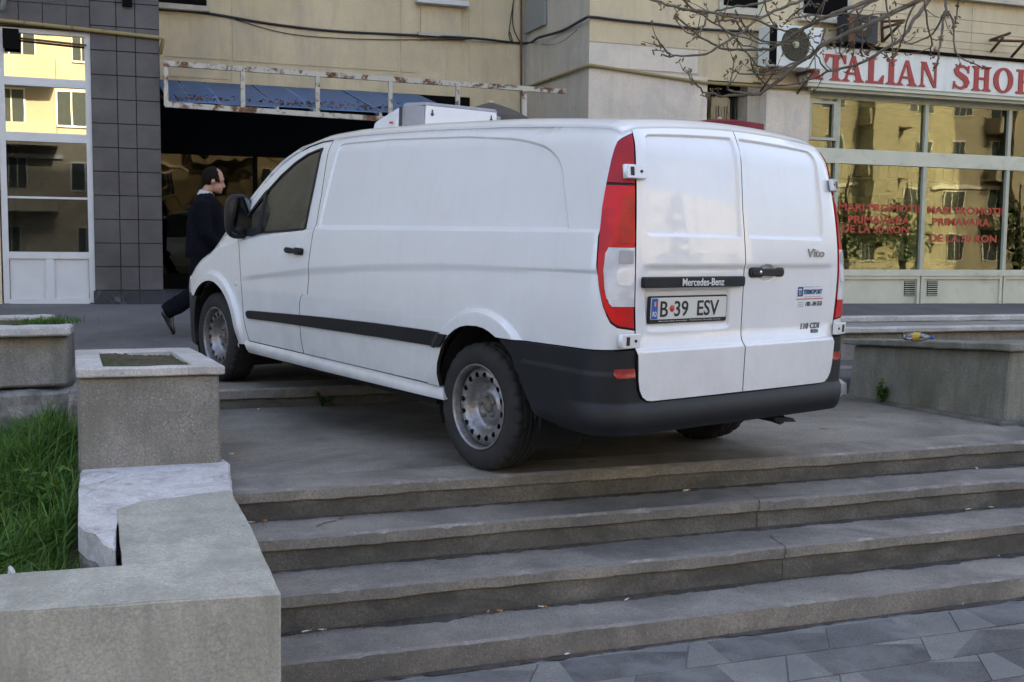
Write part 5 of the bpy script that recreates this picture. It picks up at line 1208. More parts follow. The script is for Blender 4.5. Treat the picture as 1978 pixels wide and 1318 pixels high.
bracket([((1703, 28, 13.97), (1705, 82, 13.97)), ((1704, 42, 13.96), (1747, 40, 13.5)), ((1704, 55, 13.95), (1745, 43, 13.5)), ((1706, 80, 13.95), (1738, 48, 13.5))], 'rusty iron bracket beside the dark air conditioner')
bracket([((1912, 78, 13.95), (1978, 80, 13.5)), ((1912, 78, 13.96), (1952, 64, 13.6)), ((1954, 110, 13.95), (1985, 75, 13.5)), ((1914, 100, 13.95), (1938, 72, 13.6))], 'rusty iron bracket at the right edge above the sign')
# ---- gas pipe, cables, drain pipes, metal plate
def pl3(pts, r, name, m, label, cat, k=1, n=8):
    P = [onY(*p) for p in pts]; P = smoothline(P, k) if k > 1 else P
    o = tubeo(name, P, r, M[m], None, n); put(o, label, cat); return o
pl3([(-40, 36, YF-.05), (20, 42, YF-.05), (170, 58, YF-.05), (306, 73, YF-.05), (316, 76, YF-.05), (309, 105, YF-.03)], .024, 'gas_pipe', 'pipe', 'yellow gas pipe crossing the dark tiled pillar', 'pipe')
pl3([(1016, 169, YB-.05), (1024, 167, YB-.3), (1134, 127, YF-.05), (1140, 126, YF-.05), (1360, 160, YF-.05), (1480, 168, YF-.10), (1560, 172, YF-.10)], .022, 'gas_pipe', 'pipe', 'yellow gas pipe along the pale wall above the van roof', 'pipe')
c1 = [(300, 18, YB-.03), (400, 26, YB-.03), (520, 46, YB-.03), (640, 60, YB-.03), (770, 67, YB-.03), (912, 74, YB-.12), (1013, 84, YB-.05), (1040, 73, YB-.9), (1085, 60, YF+.9), (1128, 37, YF-.02), (1142, 33, YF-.04), (1200, 40, YF-.04), (1270, 47, YF-.04), (1360, 57, YF-.04), (1490, 63, YF-.04)]
pl3(c1, .019, 'power_cable', 'cable', 'thick black cable sagging across the beige wall', 'cable', 4, 6)
pl3([(455, 38, YB-.03), (560, 66, YB-.03), (700, 76, YB-.03), (850, 77, YB-.03), (912, 76, YB-.1)], .006, 'thin_cable', 'cable', 'thin wire hanging below the black cable', 'cable', 4, 5)
pl3([(985, 62, YB-.03), (990, 80, YB-.03), (983, 66, YB-.04), (992, 0, YB-.03), (994, -40, YB-.03)], .008, 'thin_cable', 'cable', 'thin dark wire running down beside the drain pipes', 'cable', 4, 5)
pl3([(995, -40, YB-.04), (990, 40, YB-.04), (1000, 74, YB-.05), (1009, 84, YB-.05)], .008, 'thin_cable', 'cable', 'looped wire joining the black cable at the wall corner', 'cable', 5, 5)
pl3([(1045, 85, YB-.8), (1065, 87, YB-1.2), (1090, 78, YF+.6), (1115, 58, YF+.2)], .004, 'thin_cable', 'cable', 'fine wire drooping on the shaded return wall', 'cable', 5, 5)
pl3([(1007, -60, YB-.06), (1007, 225, YB-.06), (1007, 400, YB-.06)], .017, 'drain_pipe', 'rust', 'rusty vertical pipe in the wall corner, the left one of two', 'pipe')
pl3([(1015.5, 60, YB-.06), (1015.5, 225, YB-.06), (1015.5, 400, YB-.06)], .015, 'drain_pipe', 'plate_metal', 'grey vertical pipe in the wall corner, the right one of two', 'pipe')
P0 = onX(1015, 68, XC-.04); P1 = onX(1052, 45, XC-.04)
mp_ = box('metal_plate', XC-.055, XC-.012, P1[1], P0[1], float((P0[2]+P1[2])/2), 5.6, M['plate_metal']); put(mp_, 'grey metal plate fixed to the shaded return wall', 'metal plate')
jb = wallb = box('junction_box', X14(6, 75), X14(37, 75), YF-.10, YF-.02, Z14(20, 95), Z14(20, 58), M['black']); put(jb, 'dark box hung at the top of the white shop window', 'box')
pl3([(4, 20, YF-.08), (20, -60, YF-.08)], .03, 'conduit', 'plate_metal', 'grey conduit at the upper left edge above the dark box', 'pipe')
sp_ = box('small_box', X14(236, 8), X14(255, 8), YF-.08, YF-.019, Z14(245, 14), Z14(245, -10), M['black']); put(sp_, 'small black box on the tiles above the yellow pipe', 'box')
pl3([(37, 74, YF-.03), (167, 88, YF-.03)], .013, 'iron_bar', 'rust', 'dark iron bar across the top pane of the white shop window', 'bar')

# ---- glass canopy in front of the recess
cn = empty('glass_canopy', (XP1, YF, 2.785)); put(cn, 'rusty cream canopy frame with blue translucent roof sheets over the dark entrance', 'canopy')
CNO = Vector(cn.location)
def ctube(name, a, b, w_, h_, m='rustframe', parent=cn):
    a = Vector(a)-CNO; b = Vector(b)-CNO; d = (b-a).normalized(); s = d.cross(Vector((0, 0, 1))).normalized() if abs(d.z) < .9 else Vector((1, 0, 0)); u = s.cross(d).normalized()
    bm = bmesh.new(); Q = []
    for p in (a, b):
        for i, j in ((-1, -1), (1, -1), (1, 1), (-1, 1)): Q.append(p+s*i*w_/2+u*j*h_/2)
    hexa(bm, Q[:4], Q[4:]); bmesh.ops.recalc_face_normals(bm, faces=bm.faces); return frombm(name, bm, M[m], parent)
zu_, zl_ = Z14(600, 143), Z14(600, 219)
xa, xb = X14(318, 200), X14(1090, 178)
ctube('upper_bar', (xa, YF-.05, Z14(318, 124)), (xb, YF-.05, Z14(1090, 178)), .05, .062); 
xe = X14(900, 235); ctube('lower_bar', (xa, YF-.05, Z14(318, 203)), (xe+.55, YF-.05, Z14(980, 247)), .05, .062)
posts = [320, 468, 612, 752, 882]
for p in posts: x = X14(p, 170); ctube('post', (x, YF-.047, Z14(p, 205+(p-318)*.061)), (x, YF-.047, Z14(p, 124+(p-318)*.07)), .05, .05)
ctube('post', (X14(1010, 190)-.0, YF-.047, 2.4), (X14(1010, 190), YF-.047, Z14(1010, 176)), .06, .05)
m_, nt_, b_ = newmat('blue_translucent_sheet'); f_ = ramp(nt_, noise(nt_, 2.2, 7, .7, dist=.6), [(.42, 0), (.75, 1)])
nt_.links.new(mix(nt_, f_, (.34, .48, .70), (.46, .45, .52)), b_.inputs['Base Color']); setp(b_, rough=.35)
tr_ = nt_.nodes.new('ShaderNodeBsdfTranslucent'); nt_.links.new(mix(nt_, f_, (.58, .78, 1.0), (.75, .73, .85)), tr_.inputs[0]); mx_ = nt_.nodes.new('ShaderNodeMixShader'); mx_.inputs[0].default_value = .78
nt_.links.new(b_.outputs[0], mx_.inputs[1]); nt_.links.new(tr_.outputs[0], mx_.inputs[2]); nt_.links.new(mx_.outputs[0], nt_.nodes['Material Output'].inputs[0]); M['bluesheet'] = m_
zr0, zr1 = zl_+.05, zl_+.62; xs_ = [X14(p, 205) for p in (322, 372, 428, 536, 608, 735, 800, 905)]
for i in range(len(xs_)-1):
    a, b = xs_[i]+.012, xs_[i+1]-.012; bm = bmesh.new(); dz_ = .008*(i % 2)
    hexa(bm, [Vector((a, YF+.0, zr0+dz_))-CNO, Vector((b, YF+.0, zr0+dz_))-CNO, Vector((b, YB-.07, zr1+dz_))-CNO, Vector((a, YB-.07, zr1+dz_))-CNO], [Vector((a, YF+.0, zr0+dz_+.006))-CNO, Vector((b, YF+.0, zr0+dz_+.006))-CNO, Vector((b, YB-.07, zr1+dz_+.006))-CNO, Vector((a, YB-.07, zr1+dz_+.006))-CNO]); frombm('roof_sheet', bm, M['bluesheet'], cn)
for x in xs_[1:]: ctube('rafter', (x, YF-.02, zr0-.025), (x, YB-.03, zr1-.025), .032, .04, 'rustframe')
rl = random.Random(8); bm = bmesh.new()
for k in range(420):
    x = rl.uniform(xa+.05, xe+.1); t = abs(rl.gauss(0, .14)); 
    if rl.random() < .5: x = rl.choice((1.0, 1.25, 2.3, 2.6, 3.3, 4.0))+rl.gauss(0, .13)
    p = Vector((x, YF+.04+t*1.6, zr0+.014+t*.40+rl.uniform(0, .035)))-CNO; s = rl.uniform(.02, .05); q = [p+Vector((rl.uniform(-s, s), rl.uniform(-s, s), rl.uniform(-.3*s, s))) for _ in range(3)]
    bm.faces.new([bm.verts.new(v) for v in q])
lf = frombm('leaf_debris', bm, M['rust'], cn); lf['kind'] = 'stuff'

# ---- parasols hidden behind the van
M['redcloth'] = plain('dark_red_canvas', (.19, .015, .02), .85, 0, .15, 3, .2, 200); M['browncloth'] = plain('brown_canvas', (.085, .07, .06), .9, 0, .15, 3, .2, 200)
def parasol(x, y, gz, zt, rad, drop, m, label):
    a = empty('parasol', (x, y, gz)); put(a, label, 'parasol'); bm = bmesh.new(); n = 8; h = zt-gz
    rings = []
    for q, dz in ((.02, 0), (.3, .22), (.6, .5), (.85, .80), (1.0, 1.0)):
        rings.append([(rad*q*math.cos(2*math.pi*k/32)*(1-.05*q*abs(math.sin(4*2*math.pi*k/32))), rad*q*math.sin(2*math.pi*k/32)*(1-.05*q*abs(math.sin(4*2*math.pi*k/32))), h-drop*dz) for k in range(32)])
    rings.append([(p[0]*1.003, p[1]*1.003, p[2]-.16) for p in rings[-1]]); loft(bm, rings, False); frombm('canopy', bm, M[m], a)
    tubeo('pole', [(0, 0, .05), (0, 0, h+.02)], .022, M['rustframe'], a, 10); bm = bmesh.new(); lathe(bm, [(0, .08), (.2, .07), (.24, 0), (0, 0)], 20, 'Z'); frombm('base', bm, M['black'], a)
    for k in range(n): t = 2*math.pi*k/n; tubeo('rib', [(0, 0, h-.04), (rad*.98*math.cos(t), rad*.98*math.sin(t), h-drop-.01)], .008, M['rustframe'], a, 5)
px_, pz_ = XY(1390, 230, 11.6); parasol(px_, 11.6, terz(px_, 11.6), pz_, .52, .08, 'redcloth', 'dark red canvas parasol showing just above the van roof')
px_, pz_ = XY(948, 198, 13.2); parasol(px_, 13.2, terz(px_, 13.2), pz_, .50, .20, 'browncloth', 'brown canvas parasol behind the cooling unit')

# ---- sunlit building across the square, seen only in the glass
M['bark0'] = plain('dark_bark', (.04, .032, .025), .9)
M['ocre'] = stone('sunlit_ochre_render', (.44, .39, .28), .12, .5, .9, 30, .3, (.32, .28, .19), .4, .6)
M['oppglass'] = plain('far_window_glass', (.05, .06, .06), .08, 0, .1); M['oppwhite'] = plain('far_white_frame', (.62, .60, .55), .6)
op = empty('facing_building', (0, -27, PAVZ)); put(op, 'ochre apartment block across the square, seen in the window reflections', 'building')
box('wall', -45, 85, -8, 0, -.1, 17, M['ocre'], op)
wme = bmesh.new(); bbox(wme, -.85, .85, -.02, .06, 0, 1.5); wm_ = bpy.data.meshes.new('window'); wme.to_mesh(wm_); wme.free(); wm_.materials.append(M['oppwhite'])
pme = bmesh.new()
for a, b in ((-.78, -.30), (-.24, .24), (.30, .78)): bbox(pme, a, b, .061, .07, .08, 1.42)
pm_ = bpy.data.meshes.new('pane'); pme.to_mesh(pm_); pme.free(); pm_.materials.append(M['oppglass'])
bme = bmesh.new(); bbox(bme, -1.6, 1.6, .002, 1.1, 0, .15); bbox(bme, -1.6, 1.6, 1.02, 1.1, .151, 1.0); bbox(bme, -1.6, -1.52, .002, 1.0195, .151, 1.0); bbox(bme, 1.52, 1.6, .002, 1.0195, .151, 1.0); bm_ = bpy.data.meshes.new('balcony'); bme.to_mesh(bm_); bme.free(); bm_.materials.append(M['ocre'])
rw_ = random.Random(9)
for i in range(28):
    x = -16+i*3.1
    for fl in range(5):
        z = 1.2+fl*2.9
        o = link('window', wm_, None, op); o.location = (x+rw_.uniform(-.3, .3), 0, z); o.scale = (rw_.choice((.7, 1, 1.15)), 1, rw_.choice((.9, 1, 1.1))); c = link('pane', pm_, None, o)
        if i % 3 == 1 and fl > 0: b = link('balcony', bm_, None, op); b.location = (x+.3, 0, z-.95)
for i in range(8): box('bay', -16+i*10.3+6.3, -16+i*10.3+8.0, .001, 1.3, 3.0, 16.5, M['ocre'], op)
for i in range(10): box('band_course', -16+i*9, -16+i*9+5.5, .001, .12, 5.55, 5.75, M['oppwhite'], op)
# street trees in front of it
M['leaf'] = plain('dark_street_leaf', (.05, .085, .02), .7, 0, .4, 3)
rt_ = random.Random(14)
for i, (tx, ty) in enumerate(((-7, -20), (1.5, -22), (9, -19), (27, -21), (35, -19), (41, -22), (47, -20), (54, -21), (61, -19.5))):
    t_ = empty('street_tree', (tx, ty, PAVZ)); put(t_, ['street tree across the square, %s from the left' % q for q in ('first', 'second', 'third', 'fourth', 'fifth', 'sixth', 'seventh', 'eighth', 'ninth')][i], 'tree', 'street trees across the square')
    tubeo('trunk', [(0, 0, 0), (.1, 0, 1.6), (-.1, .1, 3.2), (.15, 0, 5.5)], [.22, .17, .13, .05], M['bark0'], t_, 8)
    bm = bmesh.new()
    for k in range(900):
        c_ = rt_.choice(((0, 0, 3.0, 1.0), (.9, .3, 2.4, .8), (-.9, -.2, 2.7, .8), (.2, -.6, 3.9, .7), (-.4, .5, 1.6, .7))); p = Vector((rt_.gauss(c_[0], c_[3]*.55), rt_.gauss(c_[1], c_[3]*.5), rt_.gauss(c_[2], c_[3]*.5)))
        bm.faces.new([bm.verts.new(p+Vector((rt_.uniform(-.16, .16), rt_.uniform(-.16, .16), rt_.uniform(-.16, .16)))) for _ in range(3)])
    frombm('crown', bm, M['leaf'], t_)
# ================================================================== walking man behind the van
PYD = 11.4
gx0, _z = XY(392, 500, PYD); gz0 = terz(gx0, PYD)
man = empty('person', (gx0, PYD, gz0)); put(man, 'man in a dark navy suit walking past the dark entrance, seen in profile', 'person')
M['skin'] = plain('skin', (.40, .22, .15), .55, 0, .08, 30); M['suit'] = plain('navy_suit_cloth', (.0060, .0062, .0095), .95, 0, .2, 12, .3, 300, 0, .08); M['hair'] = plain('short_dark_hair', (.012, .008, .006), .9, 0, .3, 60, .5, 400, 0, .1); M['shirt'] = plain('white_shirt', (.45, .45, .48), .8); M['tie'] = plain('red_tie', (.22, .02, .03), .7); M['shoe'] = plain('black_leather', (.012, .011, .012), .3)
def tilt(v, a=R(-11)): return neckb+Matrix.Rotation(-a, 3, 'Y') @ (Vector(v)-neckb)
def L_(px, py, y=0.0): x, z = XY(px, py, PYD+y); return Vector((x-gx0, y, z-gz0))
def ering(c, d, a, b, n=16, lat=Vector((0, 1, 0))):
    d = Vector(d).normalized(); f = lat.cross(d).normalized(); l = d.cross(f).normalized()
    return [Vector(c)+f*a*math.cos(2*math.pi*k/n)+l*b*math.sin(2*math.pi*k/n) for k in range(n)]
def limb(bm, pts, rad, n=14):
    pts = [Vector(p) for p in pts]; rg = []
    for i, p in enumerate(pts):
        d = pts[min(i+1, len(pts)-1)]-pts[max(i-1, 0)]; a, b = rad[i] if isinstance(rad[i], tuple) else (rad[i], rad[i]); rg.append(ering(p, d, a, b, n))
    loft(bm, rg)
def ball(bm, c, r, sub=2):
    v = bmesh.ops.create_icosphere(bm, subdivisions=sub, radius=1.0)['verts']
    for q in v: q.co = Vector((q.co.x*r[0], q.co.y*r[1], q.co.z*r[2]))+Vector(c)
def remeshed(name, bm, vox, sm, m, parent, folds=0):
    bmesh.ops.recalc_face_normals(bm, faces=bm.faces); me = bpy.data.meshes.new(name); bm.to_mesh(me); bm.free(); o = bpy.data.objects.new('tmp', me); COL.objects.link(o)
    r = o.modifiers.new('r', 'REMESH'); r.mode = 'VOXEL'; r.voxel_size = vox
    if sm: s = o.modifiers.new('s', 'SMOOTH'); s.factor = .5; s.iterations = sm
    bpy.context.view_layer.update(); me2 = bpy.data.meshes.new_from_object(o.evaluated_get(bpy.context.evaluated_depsgraph_get())); bpy.data.objects.remove(o); me2.name = name
    
    if folds:
        from mathutils import noise as nz
        N_ = [v.normal.copy() for v in me2.vertices]
        for v, vn in zip(me2.vertices, N_):
            c = v.co.copy(); f_ = nz.noise(Vector((c.x*13, c.y*9, c.z*7+c.x*9)))*.6+nz.noise(Vector((c.x*26, c.y*20, c.z*15+c.y*12)))*.4; v.co = c+vn*f_*folds
    me2.materials.clear(); me2.polygons.foreach_set('use_smooth', [True]*len(me2.polygons)); return link(name, me2, m, parent)
head = L_(407, 346); hipR = Vector((.0, -.095, .86)); hipL = Vector((.02, .095, .86)); chest = L_(396, 405); neckb = L_(396, 378)
kneeR = L_(379, 566, -.10); ankR = L_(322, 602, -.10); kneeL = Vector((.26, .10, .47)); ankL = Vector((.44, .10, .09))
toeR = L_(335, 645, -.10); toeR.z = .022; heelR = L_(312, 603, -.10)
shR = L_(391, 392, -.19); shL = L_(394, 392, .19); elR = shR+Vector((.03, -.05, -.29)); wrR = elR+Vector((.17, .02, -.19)); elL = shL+Vector((-.10, .04, -.27)); wrL = elL+Vector((.06, .0, -.25))
bm = bmesh.new()
limb(bm, [(0, 0, .84), (.0, 0, 1.0), chest+Vector((0, 0, -.08)), chest, neckb+Vector((-.01, 0, -.03))], [(.10, .155), (.10, .14), (.115, .16), (.11, .17), (.06, .07)])
limb(bm, [neckb+Vector((-.012, 0, -.05)), neckb+Vector((.01, 0, .04)), head+Vector((-.005, 0, -.04))], [.058, .054, .052])
ball(bm, head+Vector((-.012, 0, .022)), (.100, .076, .105), 3); ball(bm, head+Vector((.030, 0, -.055)), (.062, .056, .070), 3)      # skull, jaw
ball(bm, head+Vector((.072, 0, -.105)), (.022, .024, .018)); limb(bm, [head+Vector((.080, 0, .018)), head+Vector((.098, 0, -.018)), head+Vector((.110, 0, -.036)), head+Vector((.088, 0, -.044))], [.009, .011, .014, .012], 8)
ball(bm, head+Vector((.083, 0, .030)), (.014, .045, .012)); ball(bm, head+Vector((.088, 0, -.070)), (.012, .024, .007)); ball(bm, head+Vector((.086, 0, -.083)), (.012, .022, .007))
for s in (-1, 1): ball(bm, head+Vector((-.012, s*.078, -.010)), (.020, .010, .034)); ball(bm, head+Vector((.079, s*.030, .012)), (.012, .014, .010))
for v in bm.verts:
    if (v.co-head).length < .16 and v.co.z > neckb.z+.045: v.co = tilt(v.co)
for hp, kn, an in ((hipR, kneeR, ankR), (hipL, kneeL, ankL)): limb(bm, [hp+Vector((0, 0, .04)), hp.lerp(kn, .45), kn, kn.lerp(an, .35), an], [.085, .072, .052, .054, .036])
def hand(bm, wr, d, s):
    d = Vector(d).normalized(); lat = Vector((0, 1, 0)); fwd = lat.cross(d).normalized()
    limb(bm, [wr, wr+d*.05, wr+d*.095], [(.022, .015), (.038, .016), (.036, .014)], 12)
    for i, (o_, ln) in enumerate(((-.029, .060), (-.010, .072), (.010, .076), (.029, .068))):
        b0 = wr+d*.092+fwd*o_; limb(bm, [b0, b0+d*ln*.5-lat*s*.006, b0+d*ln*.8-lat*s*.020, b0+d*ln*.95-lat*s*.034], [.0095, .009, .0085, .0075], 8)
    t0 = wr+d*.030+fwd*.030; limb(bm, [t0, t0+d*.035+fwd*.022, t0+d*.065+fwd*.020-lat*s*.012], [.012, .0105, .009], 8)
for s, el, wr, sh in ((-1, elR, wrR, shR), (1, elL, wrL, shL)):
    limb(bm, [sh, sh.lerp(el, .5), el, el.lerp(wr, .5), wr], [.050, .046, .038, .036, .026]); hand(bm, wr, (wr-el), s)
remeshed('body', bm, .0075, 2, M['skin'], man)
# hair: horseshoe round a bald crown
bm = bmesh.new(); ball(bm, head+Vector((-.016, 0, .026)), (.106, .084, .106), 4)
for f in list(bm.faces):
    c = f.calc_center_median()-head
    fore = c.x > .052-.42*max(0, c.z); low = c.z < -.055-.0*c.x or (c.x > -.03 and c.z < -.01 and abs(c.y) > .0)
    crown = False
    if fore or low or crown: bm.faces.remove(f)
for v in list(bm.verts):
    if not v.link_faces: bm.verts.remove(v)
for v in bm.verts: v.co = tilt(v.co)
hr = frombm('hair', bm, M['hair'], man, True); sd_ = hr.modifiers.new('thick', 'SOLIDIFY'); sd_.thickness = .012; sd_.offset = -.6
# shirt collar, tie
bm = bmesh.new(); cb = neckb+Vector((.004, 0, .012)); dn = Vector((.25, 0, 1)); loft(bm, [ering(cb+dn*-.02, dn, .078, .076, 20), ering(cb+dn*.012, dn, .068, .066, 20), ering(cb+dn*.030, dn, .063, .062, 20), ering(cb+dn*.020, dn, .055, .055, 20)], False); frombm('shirt_collar', bm, M['shirt'], man, True)
bm = bmesh.new(); a = cb+Vector((.072, 0, -.005)); hexa(bm, [a+Vector((-.01, -.016, -.16)), a+Vector((.03, -.03, -.16)), a+Vector((.03, .03, -.16)), a+Vector((-.01, .016, -.16))], [a+Vector((-.012, -.014, .004)), a+Vector((.008, -.014, .004)), a+Vector((.008, .014, .004)), a+Vector((-.012, .014, .004))]); frombm('tie', bm, M['tie'], man)
bm = bmesh.new(); sp_ = [a+Vector((-.03, 0, -.01)), a+Vector((-.0, 0, -.12)), a+Vector((.02, 0, -.2))]; limb(bm, sp_, [(.03, .045), (.022, .040), (.01, .02)]); frombm('shirt', bm, M['shirt'], man, True)
# jacket with lapels, sleeves
bm = bmesh.new()
bk = lambda px, py, pf: ((L_(px, py)+L_(pf, py))/2, (L_(pf, py)-L_(px, py)).length/2)
rows_ = [(358, 499, 428, .20), (359, 470, 434, .20), (361, 440, 437, .195), (364, 415, 434, .21), (370, 394, 426, .215), (379, 381, 416, .175), (386, 375, 409, .11)]
rg = []
for p0, py, p1, lat in rows_:
    c, a_ = bk(p0, py, p1); rg.append(ering(c, (0.06, 0, 1), a_, lat, 24))
loft(bm, rg)
for s, el, wr, sh in ((-1, elR, wrR, shR), (1, elL, wrL, shL)): limb(bm, [sh+Vector((0, -s*.05, .015)), sh+Vector((0, 0, -.02)), sh.lerp(el, .5), el, el.lerp(wr, .55), wr-(wr-el).normalized()*.01], [.055, .072, .066, .060, .054, .046])
remeshed('jacket', bm, .010, 3, M['suit'], man, .016)
bm = bmesh.new()
for s in (-1, 1):
    q = [cb+Vector((.055, s*.05, .0)), cb+Vector((.088, s*.012, -.15)), cb+Vector((.07, s*.075, -.08)), cb+Vector((.02, s*.075, .012))]; V_ = [bm.verts.new(p) for p in q]; bm.faces.new(V_)
lp_ = frombm('lapel', bm, M['suit'], man); sd_ = lp_.modifiers.new('thick', 'SOLIDIFY'); sd_.thickness = .012
# trousers: wide cloth legs
bm = bmesh.new()
limb(bm, [(0, 0, .80), (0, 0, .90), (0, 0, 1.0)], [(.12, .17), (.125, .175), (.115, .16)])
for hp, kn, an in ((hipR, kneeR, ankR), (hipL, kneeL, ankL)): limb(bm, [hp+Vector((0, 0, .03)), hp.lerp(kn, .5), kn, kn.lerp(an, .5), an+(an-kn).normalized()*.02], [.108, .10, .092, .09, .078])
remeshed('trousers', bm, .010, 3, M['suit'], man, .016)
def shoe(bm, heel, toe, up):
    heel, toe, up = Vector(heel), Vector(toe), Vector(up).normalized(); d = (toe-heel).normalized(); lat = Vector((0, 1, 0)); n = lat.cross(d)*-1; n = d.cross(lat) if d.cross(lat).dot(up) > 0 else lat.cross(d)
    L = (toe-heel).length; rg = []
    for t, h, w_ in ((0, .055, .028), (.08, .075, .034), (.25, .085, .036), (.45, .075, .034), (.62, .052, .043), (.82, .040, .046), (.95, .030, .032), (1.02, .016, .014)):
        c = heel+d*L*t; ring = []
        for k in range(14):
            a = 2*math.pi*k/14; z = max(math.sin(a), -.0); ring.append(c+lat*w_*math.cos(a)+n*(h*z if z > 0 else -.012*abs(math.sin(a))))
        rg.append(ring)
    loft(bm, rg)
bm = bmesh.new(); shoe(bm, heelR, toeR, (1, 0, .6)); frombm('shoe', bm, M['shoe'], man, True); bm = bmesh.new(); shoe(bm, ankL+Vector((-.06, 0, -.07)), ankL+Vector((.20, 0, -.05)), (0, 0, 1)); frombm('shoe', bm, M['shoe'], man, True)

# ================================================================== bare tree reaching in from the right
M['bark'] = stone('grey_brown_bark', (.20, .165, .125), .3, 20, .9, 60, .8, (.09, .075, .06), 8, .5)
M['bud'] = plain('brown_buds', (.17, .11, .045), .8, 0, .4, 40)
TRX, TRY = 7.35, 6.95
tree = empty('bare_tree', (TRX, TRY, .4)); put(tree, 'bare budding tree whose thin branches hang in at the upper right', 'tree')
TO = Vector(tree.location)
bm = bmesh.new(); tube(bm, [Vector(p)-TO for p in ((TRX, TRY, .35), (TRX+.03, TRY, 1.2), (TRX-.02, TRY+.03, 2.4), (TRX-.10, TRY+.1, 3.6), (TRX+.1, TRY+.1, 5.2), (TRX+.2, TRY+.2, 7.5))], [.15, .12, .105, .09, .06, .02], 14); frombm('trunk', bm, M['bark'], tree)
BR = [(4.4, 1.4, 7.6, [(1990, -95), (1900, -60), (1779, 0), (1690, 42), (1600, 82), (1572, 103), (1536, 126), (1477, 176), (1447, 184), (1398, 187), (1382, 183), (1374, 174)]),
 (3.6, 1.2, 7.9, [(1960, -110), (1850, -60), (1795, 0), (1766, 38), (1741, 75), (1699, 101), (1663, 122), (1600, 138), (1575, 150), (1526, 164), (1483, 164)]),
 (3.6, 1.2, 7.4, [(1940, -100), (1760, -40), (1680, 0), (1620, 22), (1583, 38), (1550, 57), (1505, 85), (1487, 95), (1437, 97), (1396, 94), (1382, 87), (1345, 66), (1305, 30)]),
 (2.4, 1.2, 7.4, [(1640, -60), (1595, 0), (1572, 37), (1544, 65)]), (2.8, 1.2, 7.7, [(1700, -70), (1620, -30), (1550, 0), (1507, 18), (1461, 38), (1437, 59), (1386, 91), (1363, 105), (1315, 109), (1280, 106)]),
 (1.6, 1.0, 7.7, [(1295, 107), (1287, 98), (1280, 91), (1274, 85)]), (2.2, 1.2, 7.5, [(1160, -30), (1260, 0), (1313, 16), (1359, 22), (1398, 30), (1457, 37), (1493, 53), (1522, 61), (1545, 66)]),
 (2.2, 1.1, 7.8, [(1600, -50), (1487, 0), (1424, 14), (1386, 20), (1355, 26), (1319, 19)]), (1.6, .9, 7.5, [(1386, 30), (1398, 57), (1457, 81), (1497, 87)]), (1.5, .9, 7.5, [(1366, 30), (1357, 55), (1343, 66), (1325, 61), (1305, 36)]),
 (1.7, .9, 7.6, [(1556, 114), (1516, 130), (1491, 136), (1467, 128), (1451, 112), (1422, 79)]), (1.7, .9, 7.6, [(1530, 128), (1497, 142), (1467, 145), (1428, 141), (1420, 134)]), (1.8, .9, 7.6, [(1447, 182), (1410, 174), (1406, 168), (1410, 162), (1416, 134), (1419, 110)]),
 (1.6, .9, 7.6, [(1376, 182), (1361, 179), (1345, 164), (1333, 150), (1328, 138)]), (1.5, .9, 7.6, [(1485, 164), (1477, 160), (1457, 138), (1449, 112)]), (1.6, 1.0, 7.4, [(1595, 53), (1580, 98), (1556, 136)]), (1.5, .9, 7.8, [(1620, 136), (1597, 136), (1578, 106), (1564, 85)]),
 (2.3, 1.3, 7.6, [(1830, -70), (1826, 0), (1827, 17), (1820, 53), (1814, 99), (1810, 124), (1803, 132)]), (1.8, 1.0, 7.6, [(1827, 20), (1841, 42), (1843, 86), (1854, 109), (1900, 132)]), (1.7, 1.0, 7.6, [(1826, 21), (1801, 65), (1762, 84), (1741, 82)]),
 (1.5, .9, 7.5, [(1785, -20), (1787, 10), (1791, 44), (1800, 82), (1797, 95), (1800, 108)]), (1.4, .8, 7.8, [(1856, -30), (1850, 11), (1845, 46)]), (1.6, 1.0, 7.5, [(1706, -40), (1711, 0), (1722, 65), (1725, 109)]), (1.9, 1.0, 7.6, [(1775, -30), (1766, 8), (1753, 38), (1741, 82), (1728, 107)]),
 (2.0, 1.1, 7.7, [(1780, -50), (1695, 0), (1650, 20), (1600, 34), (1560, 30), (1520, 42)]), (1.5, .9, 7.6, [(1470, -30), (1477, 4), (1487, 36), (1497, 47)]), (1.5, .9, 7.6, [(1580, -20), (1560, 8), (1540, 22), (1512, 49)]), (1.5, .9, 7.5, [(1300, -20), (1330, 10), (1357, 30), (1400, 58), (1437, 86), (1470, 96)]),
 (1.6, .9, 7.8, [(1420, 20), (1445, 60), (1470, 78), (1520, 82), (1560, 74)]), (1.5, .9, 7.4, [(1395, 40), (1420, 40), (1428, 52), (1445, 70)]), (1.4, .8, 7.5, [(1600, 60), (1640, 46), (1680, 30), (1720, 26)]), (1.4, .8, 7.7, [(1655, 20), (1662, 44), (1672, 80), (1690, 96), (1724, 112)]), (1.3, .8, 7.6, [(1628, 70), (1622, 98), (1628, 110)]), (1.3, .8, 7.6, [(1650, 78), (1647, 108)]), (1.3, .8, 7.6, [(1670, 78), (1660, 104)])]
rb_ = random.Random(12); tips = []
bmL = bmesh.new()
